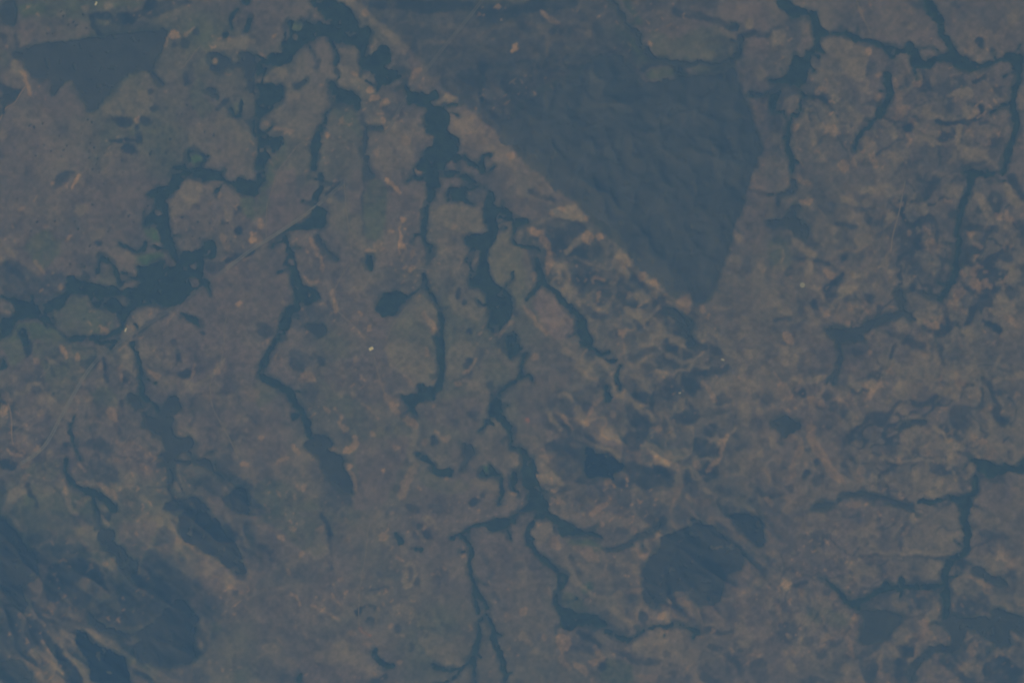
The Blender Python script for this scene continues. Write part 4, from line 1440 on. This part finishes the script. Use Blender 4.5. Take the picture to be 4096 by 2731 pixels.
# specks of bare soil, cattle yards and anthills
sp_ = sstep(.80, .93, noise(GX * .8 + GY * .6, GY * .8 - GX * .6, 70, 1601)) * sstep(.48, .64, fbm(GX, GY, 900, 1607, 3))
blend(ALL, sp_ * .5, PAL['b'])
sh_ = sstep(.80, .92, noise(GX * .6 + GY * .8, GY * .6 - GX * .8, 62, 1613)) * sstep(.46, .62, fbm(GX, GY, 1100, 1619, 3))
blend(ALL, sh_ * .30, PAL['d'])
# fine soil and shrub grain, and shrubs along the margins of the woods
EDGE = dict()
gr = (fbm(GX, GY, 80, 601, 2) - .5) * .70 + (fbm(GX, GY, 330, 641, 4, .6) - .5) * .80
COL *= (1 + gr)[..., None]
for key, shapes in FOREST.items():
    for s in shapes:
        wi = window(bounds(s, 60))
        d = sdf_shape(WU[wi], WV[wi], s)
        m = sstep(34, -6, d + (fbm(GX[wi], GY[wi], 130, 811, 3) - .5) * 50) * .8
        for cs in CARVE.get(key, []):
            dc = sdf_shape(WU[wi], WV[wi], cs)
            m = m * sstep(-14, 6, dc)
        blend(wi, m, PAL['margin'])
COL = np.clip(COL, 0.005, .9)

def grid_mesh(name, co, nx, ny, keep=None):
    me = bpy.data.meshes.new(name)
    idx = np.arange(nx * ny).reshape(nx, ny)
    q = np.stack([idx[:-1, :-1], idx[1:, :-1], idx[1:, 1:], idx[:-1, 1:]], -1).reshape(-1, 4)
    sel = None
    if keep is not None:
        q = q[keep.reshape(-1)]
        used = np.unique(q)
        remap = np.full(nx * ny, -1, np.int64); remap[used] = np.arange(len(used))
        q = remap[q]; co = co[used]; sel = used
    me.vertices.add(len(co)); me.vertices.foreach_set('co', co.astype(np.float32).ravel())
    me.loops.add(len(q) * 4); me.loops.foreach_set('vertex_index', q.astype(np.int32).ravel())
    me.polygons.add(len(q))
    me.polygons.foreach_set('loop_start', np.arange(0, len(q) * 4, 4, dtype=np.int32))
    me.polygons.foreach_set('use_smooth', np.ones(len(q), bool))
    me.update(calc_edges=True)
    return me, sel

me, _ = grid_mesh('ground', np.stack([GX, GY, HGT], -1).reshape(-1, 3), NX, NY)
at = me.color_attributes.new('soil', 'FLOAT_COLOR', 'POINT')
at.data.foreach_set('color', np.concatenate([COL.reshape(-1, 3), np.ones((NX * NY, 1))], 1).astype(np.float32).ravel())
gm, nt, bsdf = mat_new('soil_and_dry_grass')
an = nt.nodes.new('ShaderNodeAttribute'); an.attribute_name = 'soil'
ge = nt.nodes.new('ShaderNodeNewGeometry')
nz = nt.nodes.new('ShaderNodeTexNoise'); nz.inputs['Scale'].default_value = .03; nz.inputs['Detail'].default_value = 4
nt.links.new(ge.outputs['Position'], nz.inputs['Vector'])
mr = nt.nodes.new('ShaderNodeMapRange')
mr.inputs['From Min'].default_value = .3; mr.inputs['From Max'].default_value = .7
mr.inputs['To Min'].default_value = .86; mr.inputs['To Max'].default_value = 1.14
nt.links.new(nz.outputs[0], mr.inputs['Value'])
sc = nt.nodes.new('ShaderNodeVectorMath'); sc.operation = 'SCALE'
nt.links.new(an.outputs['Color'], sc.inputs[0]); nt.links.new(mr.outputs[0], sc.inputs['Scale'])
nt.links.new(sc.outputs[0], bsdf.inputs['Base Color'])
me.materials.append(gm)
ground = bpy.data.objects.new('ground', me)
ground['kind'] = 'structure'
ground['label'] = 'dry savanna plain of grass, scrub and bare pinkish soil'
C.objects.link(ground)

# ------------------------------------------------------------------ dirt tracks and the highway
def ribbon(name, pts, width, m, lift=1.6, parent=None):
    seg = np.hypot(*np.diff(pts, axis=0).T)
    L = np.concatenate([[0], np.cumsum(seg)])
    n = max(3, int(L[-1] / 35))
    t = np.linspace(0, L[-1], n)
    P = np.stack([np.interp(t, L, pts[:, 0]), np.interp(t, L, pts[:, 1])], 1)
    T = np.gradient(P, axis=0); T /= np.maximum(np.hypot(T[:, 0], T[:, 1]), 1e-6)[:, None]
    N = np.stack([-T[:, 1], T[:, 0]], 1)
    rows = []
    for off, dz in ((-.5, -3.0), (-.42, lift), (.42, lift), (.5, -3.0)):
        q = P + N * width * off
        h = height_at(P[:, 0], P[:, 1]) if abs(off) < .45 else height_at(q[:, 0], q[:, 1])
        rows.append(np.column_stack([q, h + dz]))
    co = np.stack(rows, 0)
    me, _ = grid_mesh(name, co.reshape(-1, 3), 4, n)
    me.materials.append(m)
    o = bpy.data.objects.new(name, me)
    o.parent = parent
    C.objects.link(o)
    return o

mat_track = mat_mottled('pale_dirt', PAL['track'], .01, .25)
mat_red = mat_mottled('pink_dirt', PAL['pink'], .01, .25)
mat_asphalt = mat_mottled('weathered_pavement', PAL['road'], .02, .12)
for key, s in TRACKS:
    pts = np.column_stack([to_x(s['p'][:, 0]), to_y(s['p'][:, 1])])
    o = ribbon('dirt_track', pts, max(14, s['w'] * UM * (.8 if key == 'R1' else 1.0)), mat_red if key == 'R2' else mat_track)
    o['kind'] = 'structure'

HW = [(190, 4255), (235, 4230), (320, 4178), (400, 4105), (470, 4005), (530, 3880), (600, 3755), (680, 3615), (760, 3475), (850, 3345),
      (960, 3235), (1100, 3140), (1200, 3078), (1300, 3008), (1540, 2858), (1800, 2668), (2100, 2450), (2351, 2260), (2450, 2205),
      (2681, 2058), (2891, 1908), (3011, 1805), (3151, 1685), (3240, 1580), (3311, 1490), (3441, 1345), (3581, 1175), (3692, 960), (3882, 680), (4071, 440), (4300, 172), (4460, -40)]
hw = chaikin(HW, False, 3)
hw = np.column_stack([to_x(hw[:, 0]), to_y(hw[:, 1])])
T = np.gradient(hw, axis=0); T /= np.hypot(T[:, 0], T[:, 1])[:, None]
Nn = np.stack([-T[:, 1], T[:, 0]], 1)
mat_dark = mat_mottled('dark_asphalt', PAL['asphalt'], .02, .15)
gu_, gv_ = from_x(hw[:, 0]), from_y(hw[:, 1])
cut = [0, int(np.argmax(gu_ > 850)), int(np.argmax(gu_ > 2050)), int(np.argmax(gu_ > 2950)), len(hw)]
for k, (m_, txt) in enumerate(((mat_asphalt, 'the bend at lower left'), (mat_dark, 'the stretch along the solid left forest'),
                               (mat_asphalt, 'the straight left of upper centre'), (mat_dark, 'the faint stretch running to the top edge'))):
    i0, i1 = cut[k], min(cut[k + 1] + 1, len(hw))
    for off, side_ in ((-19, 'right-hand'), (19, 'left-hand')):
        o = ribbon('highway_carriageway', (hw + Nn * off)[i0:i1], 18, m_, 2.6)
        o['kind'] = 'structure'
        o['label'] = side_ + ' carriageway of the divided highway, ' + txt

# ------------------------------------------------------------------ woods: each one canopy mass of crowns standing on the ground
WOODS = {
 'Corner': ('wood', 'wood', 'W', 15, 'small dark wood filling the extreme top left corner'),
 'Plant': ('woodland', 'woodland', 'H', 14, 'big dark woodland block tapering to a sharp point at upper left'),
 'Westwood': ('wood', 'wood', 'W', 14, 'small dark wood cut by the left edge below the pointed woodland'),
 'PondTrees': ('grove', 'grove', 'F', 14, 'two thin curved tree lines and dots left of the top forest'),
 'Cluster': ('wood', 'wood', 'W', 15, 'broken dark wood with bare clearings left of the top meandering forest'),
 'LagoonS': ('grove', 'grove', 'F', 12, 'small hook of trees round a green hollow, upper left'),
 'Lagoon': ('grove', 'grove', 'F', 12, 'dark tree ring round a green marsh beside the meandering forest'),
 'Meander': ('gallery_forest', 'forest', 'F', 19, 'wide dark gallery forest meandering from the top down the left side'),
 'North': ('gallery_forest', 'forest', 'F', 19, 'broad dark forest at the top, left of the pale diagonal strip'),
 'Strip1': ('gallery_forest', 'forest', 'F', 17, 'thin dark forest strip running down to the highway, upper left of centre'),
 'Spur': ('grove', 'grove', 'W', 13, 'small isolated tree spur on the pale ridge, upper left'),
 'Strip2': ('gallery_forest', 'forest', 'W', 14, 'short broken tree line crossed by the highway at its upper end'),
 'Strip3': ('gallery_forest', 'forest', 'F', 18, 'dark forest at the upper end of the central river, beside the slate woodland'),
 'NorthEast': ('gallery_forest', 'forest', 'W', 15, 'dark winding tree line through green meadows, top right of centre'),
 'NEend': ('gallery_forest', 'forest', 'W', 14, 'short dark tree belts touching the right edge of the slate woodland'),
 'Reserve': ('dry_woodland', 'woodland', 'S', 8, 'huge slate woodland wedge narrowing to a point, right of top centre'),
 'EastNet': ('gallery_forest', 'forest', 'F', 17, 'branching dark forest network across the top right'),
 'Branch': ('gallery_forest', 'forest', 'F', 16, 'single dark tree branch below the top right network'),
 'EastRiver': ('gallery_forest', 'forest', 'F', 17, 'long dark tree belt running down near the right edge'),
 'WestBlock': ('gallery_forest', 'forest', 'F', 20, 'largest solid dark forest block, left side above the highway'),
 'WestArm': ('gallery_forest', 'forest', 'F', 18, 'dark forest arm reaching the left edge, around green fields'),
 'ArcW1': ('grove', 'grove', 'F', 13, 'bowl-shaped tree arc in grassland above the solid left forest block'),
 'ArcW2': ('grove', 'grove', 'F', 13, 'arched tree line opening downward, joined to the left forest block'),
 'Ridge': ('grove', 'grove', 'F', 14, 'short dark grove just right of the highway, below the left forest block'),
 'Knot': ('wood', 'wood', 'F', 17, 'compact dark wood bordering the highway where the thin strip ends'),
 'SouthStrip': ('gallery_forest', 'forest', 'F', 17, 'dark tree belt winding south from the highway, left of centre'),
 'Smudge': ('wood', 'wood', 'W', 13, 'faint dusky wood right of the winding belt, left of centre'),
 'Crescent': ('grove', 'grove', 'W', 13, 'slim crescent grove beside a bare tan streak, left of centre'),
 'RectGrove': ('grove', 'grove', 'F', 15, 'small dark upright rectangular grove left of the central river'),
 'RoundWood': ('wood', 'wood', 'F', 16, 'isolated round teal wood left of the central river'),
 'CentralRiver': ('gallery_forest', 'forest', 'F', 17, 'slender dark tree belt down the centre ending in a forked head'),
 'BigRiver': ('gallery_forest', 'forest', 'F', 20, 'thick dark forest belt, right of the slender central belt'),
 'RingWood': ('grove', 'grove', 'F', 13, 'tree ring round a greenish basin between the two central belts'),
 'RidgeRiver': ('gallery_forest', 'forest', 'F', 16, 'dark tree belt passing a smooth mauve field toward the gullied hills'),
 'Spur2': ('wood', 'wood', 'W', 13, 'dark wood below the lower tip of the slate woodland'),
 'EastPatch': ('wood', 'wood', 'W', 13, 'dusky wood right of the slate woodland'),
 'EastLow': ('gallery_forest', 'forest', 'W', 14, 'dusky winding tree belt through pale ground, right centre'),
 'WestCut': ('wood', 'wood', 'F', 15, 'dark forest scrap cut by the left edge, below the green fields'),
 'Creek': ('gallery_forest', 'forest', 'F', 15, 'thin dark creek tree line right of the highway, lower left'),
 'CreekWood': ('gallery_forest', 'forest', 'W', 16, 'ragged dusky forest at the lower end of the creek line, lower left'),
 'Pads': ('grove', 'grove', 'W', 13, 'small rounded grove left of the creek tree line'),
 'ThinCreek': ('gallery_forest', 'forest', 'F', 13, 'very thin short tree line right of the highway bend, lower left'),
 'SWCreek': ('gallery_forest', 'forest', 'F', 15, 'dark creek forest along a tan strip, above the bottom left hills'),
 'WestHill': ('hill_forest', 'forest', 'U', 15, 'dark blue wooded hill with ribbed slopes, lower left of centre'),
 'HillWood': ('wood', 'wood', 'W', 16, 'dark wood along pinkish bare soil, below left of centre'),
 'LowerRiver': ('gallery_forest', 'forest', 'F', 17, 'dark tree belt below the thick central belt, left of the hilltop forest'),
 'TealWood': ('wood', 'wood', 'W', 13, 'isolated teal wood left of the lower central belt'),
 'ArcGrove': ('grove', 'grove', 'F', 14, 'dark arc-shaped grove on pasture, below centre'),
 'GreenPond': ('grove', 'grove', 'F', 14, 'dark grove round a small bright green marsh, below centre'),
 'Hilltop': ('hill_forest', 'forest', 'B', 16, 'shade-toned blue-black forest patch on the hilltop, lower right of centre'),
 'CurveA': ('grove', 'grove', 'W', 12, 'faint curved tree line above a pale rounded field, right'),
 'SouthEast': ('gallery_forest', 'forest', 'F', 17, 'dark branching tree belt along the right side, lower right'),
 'DryCreek': ('gallery_forest', 'forest', 'W', 12, 'faint dusky creek belt running left from the lower right forest'),
 'BlueWood': ('wood', 'wood', 'W', 13, 'small blue-grey wood amid tan scrub, right of the gullied hills'),
 'WestSlope': ('hill_forest', 'forest', 'U', 16, 'dark forested slope on the left edge beside a tan valley'),
 'SWCorner': ('hill_forest', 'forest', 'W', 16, 'dark forest in the bottom left corner'),
 'MidSlope': ('hill_forest', 'forest', 'B', 16, 'shade-toned dark blue forested slope between two tan valleys, bottom left'),
 'SouthHill': ('hill_forest', 'forest', 'U', 16, 'broad dark wooded hill right of the tan valleys, bottom left'),
 'Ravine': ('hill_forest', 'forest', 'W', 15, 'narrow dark ravine forest left of the ribbed blue hill'),
 'GroveB': ('grove', 'grove', 'F', 13, 'small slanted dark grove on grassland, bottom centre left'),
 'GroveC': ('grove', 'grove', 'F', 13, 'small flat dark grove beside the slanted one, bottom centre'),
 'South': ('gallery_forest', 'forest', 'F', 16, 'forked winding dark tree belts at the bottom centre'),
 'GroveD': ('grove', 'grove', 'F', 14, 'ragged dark grove near the bottom edge, left of the forked belts'),
 'GroveE': ('grove', 'grove', 'F', 13, 'tiny dark grove at the bottom edge, left of centre'),
 'WestBend': ('gallery_forest', 'forest', 'W', 14, 'short curved dark tree belt left of the ribbed slate hill'),
 'SEHill': ('hill_forest', 'forest', 'U', 14, 'large slate wooded hill with gullied slopes, bottom right of centre'),
 'SEHill2': ('hill_forest', 'forest', 'U', 14, 'smaller dark wooded spur with a tan rim, beside the slate hill'),
 'DampCreek': ('gallery_forest', 'forest', 'F', 14, 'thin dark creek line curving from the yellow clearing, bottom right'),
 'Basin': ('wood', 'wood', 'W', 14, 'dark rounded wood at the end of the curving creek, bottom right'),
 'FarSouth': ('gallery_forest', 'forest', 'W', 15, 'wide dark forest spreading across the bottom right corner'),
 'EastSpur': ('wood', 'wood', 'W', 13, 'dark oblique wood beside a bare tan streak, lower right edge'),
}
CANOPY = {k: mat_mottled('canopy_' + n, PAL[k], .006 if k == 'F' else .003, .75 if k == 'F' else .35) for k, n in (('F', 'evergreen'), ('W', 'mixed'), ('S', 'dry_scrub'), ('B', 'shaded_dark'), ('H', 'hill_scrub'), ('U', 'ridge_scrub'))}
for key, (name, cat, tone, tall, label) in WOODS.items():
    shapes = FOREST[key]
    bs = np.array([bounds(s, 34) for s in shapes])
    u0, u1, v0, v1 = bs[:, 0].min(), bs[:, 1].max(), bs[:, 2].min(), bs[:, 3].max()
    sp = SP if key == 'Reserve' else SP / 2
    X = np.arange(math.floor(to_x(u0) / sp) * sp, to_x(u1) + sp, sp)
    Y = np.arange(math.floor(to_y(v1) / sp) * sp, to_y(v0) + sp, sp)
    X = X[(X > -11350) & (X < 11350)]; Y = Y[(Y > -7900) & (Y < 7900)]
    MX, MY = np.meshgrid(X, Y, indexing='ij')
    U, V = warp(from_x(MX).astype(np.float32), from_y(MY).astype(np.float32))
    D = np.full(MX.shape, 1e6, np.float32)
    fu, fv = from_x(X), from_y(Y)
    for s in shapes:
        b = bounds(s, 60)
        a0, a1 = np.searchsorted(fu, b[0]), np.searchsorted(fu, b[1])
        c0 = len(fv) - np.searchsorted(fv[::-1], b[3]); c1 = len(fv) - np.searchsorted(fv[::-1], b[2])
        w = (slice(a0, a1), slice(c0, c1))
        D[w] = np.minimum(D[w], sdf_shape(U[w], V[w], s))
    for s in CARVE.get(key, []):
        D = np.maximum(D, -sdf_shape(U, V, s))
    # ragged margin and a few openings
    D = D + (fbm(MX, MY, 150, 701, 4, .7) - .5) * 54 + 6
    if key == 'Reserve':              # the western side breaks up into the gullied ground
        D = D + ((fbm(MX, MY, 900, 719, 5, .6) - .5) * 300 + 14) * np.maximum(sstep(6780, 6200, U), sstep(1250, 850, V) * sstep(6900, 6600, U))
    D = np.maximum(D, (fbm(MX, MY, 130, 733, 3) - .75) * 130)
    DM = D * UM
    rs = np.random.RandomState(len(key) * 31 + 5)
    crown = .72 + .28 * fbm(MX, MY, 60, 761, 2) + rs.uniform(-1, 1, MX.shape) * (.05 if tone in 'SHU' else .13)
    hz = np.where(DM < 0, tall * sstep(2, -13, DM) * crown, -2.5)
    jx = rs.uniform(-.3, .3, MX.shape) * sp; jy = rs.uniform(-.3, .3, MX.shape) * sp
    PX, PY = MX + jx, MY + jy
    co = np.stack([PX, PY, height_at(PX, PY) + hz], -1).reshape(-1, 3)
    ins = D < 0
    keep = ins[:-1, :-1] | ins[1:, :-1] | ins[1:, 1:] | ins[:-1, 1:]
    if not keep.any():
        continue
    me, _ = grid_mesh(name, co, len(X), len(Y), keep)
    c = co.mean(0)
    me.materials.append(CANOPY[tone])
    o = bpy.data.objects.new(name, me)
    o['label'] = label; o['category'] = cat
    C.objects.link(o)

# ------------------------------------------------------------------ farm buildings: bright metal roofs
mat_roof = mat_mottled('white_metal_roof', (.90, .87, .84), .4, .04, .45)
mat_wall = mat_mottled('cream_render', (.55, .50, .42), .4, .1)
mat_door = mat_mottled('grey_steel_door', (.18, .19, .2), .5, .1)

def mesh_obj(name, verts, faces, m, parent=None):
    me = bpy.data.meshes.new(name)
    me.from_pydata(verts, [], faces)
    me.update()
    me.materials.append(m)
    o = bpy.data.objects.new(name, me)
    o.parent = parent
    C.objects.link(o)
    return o

def box(x0, x1, y0, y1, z0, z1):
    v = [(x, y, z) for z in (z0, z1) for x, y in ((x0, y0), (x1, y0), (x1, y1), (x0, y1))]
    f = [(3, 2, 1, 0), (4, 5, 6, 7), (0, 1, 5, 4), (1, 2, 6, 5), (2, 3, 7, 6), (3, 0, 4, 7)]
    return v, f

def place(u, v, dx=0, dy=0):
    x, y = to_x(u) + dx, to_y(v) + dy
    return x, y, float(height_at(np.array([x]), np.array([y]))[0])

def shed(u, v, dx, dy, length, width, rot, label, roof=None):
    root = bpy.data.objects.new('farm_shed', None)
    x, y, z = place(u, v, dx, dy)
    root.location = (x, y, z - .3); root.rotation_euler = (0, 0, rot)
    root['label'] = label; root['category'] = 'shed'
    C.objects.link(root)
    hl, hw, e, r = length / 2, width / 2, 6.0, 6.0 + width * .17
    v = [(-hl, -hw, 0), (hl, -hw, 0), (hl, hw, 0), (-hl, hw, 0), (-hl, -hw, e), (hl, -hw, e), (hl, hw, e), (-hl, hw, e), (-hl, 0, r), (hl, 0, r)]
    f = [(0, 1, 5, 4), (2, 3, 7, 6), (1, 2, 6, 9, 5), (3, 0, 4, 8, 7)]
    mesh_obj('wall', v, f, mat_wall, root)
    for sg in (-1, 1):
        y0, y1 = sg * (hw + 1.5), 0
        za, zb = e - 1.5 * .34 + .3, r + .3
        a = [(-hl - 1.5, y0, za), (hl + 1.5, y0, za), (hl + 1.5, y1, zb), (-hl - 1.5, y1, zb)]
        v = a + [(p, q, t + .3) for p, q, t in a]
        f = [(3, 2, 1, 0), (4, 5, 6, 7), (0, 1, 5, 4), (1, 2, 6, 5), (2, 3, 7, 6), (3, 0, 4, 7)]
        mesh_obj('roof_panel', v, f, roof or mat_roof, root)
    for sg in (-1, 1):
        v, f = box(sg * (hl + .05), sg * (hl + .35), -3, 3, 0.3, 5)
        mesh_obj('door', v, f, mat_door, root)
    return root

R = math.radians
T2 = lambda c, r, x, y: (2351 * c + x, 1568 * r + y)
dull = mat_mottled('weathered_metal_roof', (.55, .54, .50), .4, .08, .5)
shed(*T2(0, 0, 882, 35), 0, 0, 76, 30, R(64), 'long white-roofed farm shed standing alone near the top left edge')
shed(*T2(1, 2, 1057, 65), 0, 0, 88, 58, R(28), 'brightest white shed, beside the dirt track left of centre')
shed(*T2(2, 2, 1935, 165), 0, 0, 58, 34, R(-15), 'pale shed at the right end of the dark gullied hills', dull)
shed(*T2(2, 2, 1540, 470), 0, 0, 48, 26, R(10), 'small lone pale shed among the dark gullied hills', dull)
shed(*T2(0, 1, 1155, 1460), 0, 0, 70, 28, R(70), 'white farm shed at the forest edge beside the highway on the left')

def tank(u, v, label):
    root = bpy.data.objects.new('storage_tank', None)
    x, y, z = place(u, v)
    root.location = (x, y, z - .3); root['label'] = label; root['category'] = 'tank'
    C.objects.link(root)
    n = 32
    cs = [(math.cos(2 * math.pi * i / n), math.sin(2 * math.pi * i / n)) for i in range(n)]
    ro, ri = 48, 34
    v = [(c * ro, s * ro, 0) for c, s in cs] + [(c * ro, s * ro, 8) for c, s in cs] + [(c * ri, s * ri, 8) for c, s in cs] + [(c * ri, s * ri, 0) for c, s in cs]
    f = []
    for k in range(3):
        for i in range(n):
            j = (i + 1) % n
            f.append((k * n + i, k * n + j, (k + 1) * n + j, (k + 1) * n + i))
    mesh_obj('rim', v, f, mat_mottled('pale_rim', (.55, .55, .5), .4, .06, .5), root)
    v = [(c * (ri + .2), s * (ri + .2), 4) for c, s in cs] + [(0, 0, 6)]
    f = [(i, (i + 1) % n, n) for i in range(n)]
    mesh_obj('roof', v, f, mat_mottled('dull_metal_roof', (.42, .43, .40), .4, .08, .5), root)
tank(*T2(3, 1, 315, 1050), 'pale ring-shaped tank at the start of a tan track, right half')

# ------------------------------------------------------------------ lone clumps of trees on the western pasture
mat_bark = mat_mottled('bark', (.10, .08, .06), .5, .2)
def clump_mesh(seed):
    rs = np.random.RandomState(seed)
    V, F, MI = [], [], []
    for k in range(rs.randint(5, 9)):
        a, rr = rs.rand() * 6.28, 15 * math.sqrt(rs.rand())
        cx, cy, r = rr * math.cos(a), rr * math.sin(a), rs.uniform(6.5, 10.5)
        hb = rs.uniform(4, 6)
        b = len(V)                     # tapered trunk
        for z, q in ((-1, .7), (hb + 2, .4)):
            V += [(cx + q * math.cos(t), cy + q * math.sin(t), z) for t in np.arange(5) * 1.2566]
        F += [(b + i, b + (i + 1) % 5, b + 5 + (i + 1) % 5, b + 5 + i) for i in range(5)]; MI += [1] * 5
        b = len(V)                     # uneven crown
        rings, seg = 5, 9
        for i in range(rings):
            ph = math.pi * (i + .5) / rings
            for j in range(seg):
                th = 2 * math.pi * j / seg + i * .35
                d = r * rs.uniform(.72, 1.16)
                V.append((cx + d * math.sin(ph) * math.cos(th), cy + d * math.sin(ph) * math.sin(th), hb + r * .75 + d * .75 * math.cos(ph)))
        for i in range(rings - 1):
            for j in range(seg):
                j2 = (j + 1) % seg
                F.append((b + i * seg + j, b + (i + 1) * seg + j, b + (i + 1) * seg + j2, b + i * seg + j2)); MI.append(0)
        F.append(tuple(b + j for j in range(seg))); MI.append(0)
        F.append(tuple(b + (rings - 1) * seg + j for j in reversed(range(seg)))); MI.append(0)
    me = bpy.data.meshes.new('tree_clump')
    me.from_pydata(V, [], F); me.update()
    me.materials.append(CANOPY['W']); me.materials.append(mat_bark)
    me.polygons.foreach_set('material_index', MI)
    return me
clumps = [clump_mesh(s) for s in range(6)]
rs = np.random.RandomState(4242)
spots = []
def free(u, v):
    for key, shapes in FOREST.items():
        for s in shapes:
            b = bounds(s, 25)
            if b[0] < u < b[1] and b[2] < v < b[3]:
                if sdf_shape(np.array([[u]]), np.array([[v]]), s)[0, 0] < 22:
                    return False
    return all((u - a) ** 2 + (v - b) ** 2 > 34 ** 2 for a, b in spots)
for (u0, u1, v0, v1, n) in ((330, 800, 60, 330, 12), (250, 900, 1080, 1560, 22), (500, 1500, 1400, 2250, 18), (60, 560, 1700, 2150, 6),
                            (1560, 2140, 1800, 2250, 14), (1480, 1960, 900, 1500, 7), (640, 1100, 2250, 2450, 4)):
    k = 0
    for _ in range(n * 12):
        u, v = rs.uniform(u0, u1), rs.uniform(v0, v1)
        if free(u, v):
            spots.append((u, v)); k += 1
            if k >= n:
                break
for k, (u, v) in enumerate(spots):
    o = bpy.data.objects.new('tree_clump', clumps[k % 6])
    x, y, z = place(u, v)
    o.location = (x, y, z)
    o.rotation_euler = (0, 0, rs.uniform(-.9, .2))
    sxy = rs.uniform(.5, 1.25)
    o.scale = (sxy, sxy * rs.uniform(.7, 1.9), rs.uniform(.8, 1.1))
    o['label'] = 'small dark tree clump dotting the open pasture at the upper left'
    o['category'] = 'trees'
    o['group'] = 'tree clumps on the western pasture'
    C.objects.link(o)

# ------------------------------------------------------------------ the air between the plain and the camera
hm = bpy.data.materials.new('blue_haze')
hm.use_nodes = True
nt = hm.node_tree
for n in list(nt.nodes):
    nt.nodes.remove(n)
pv = nt.nodes.new('ShaderNodeVolumePrincipled')
pv.inputs['Color'].default_value = (0.145, 0.365, 1.0, 1)
pv.inputs['Absorption Color'].default_value = (1, 1, 1, 1)
pv.inputs['Density'].default_value = 1.0 / ALT
pv.inputs['Anisotropy'].default_value = 0.0
om = nt.nodes.new('ShaderNodeOutputMaterial')
nt.links.new(pv.outputs[0], om.inputs['Volume'])
v, f = box(-63500, 63500, -63500, 63500, float(HGT.min()) - 6, ALT + 120)
haze = mesh_obj('haze', v, f, hm)
haze['kind'] = 'stuff'
haze['label'] = 'blue haze of the air above the plain'
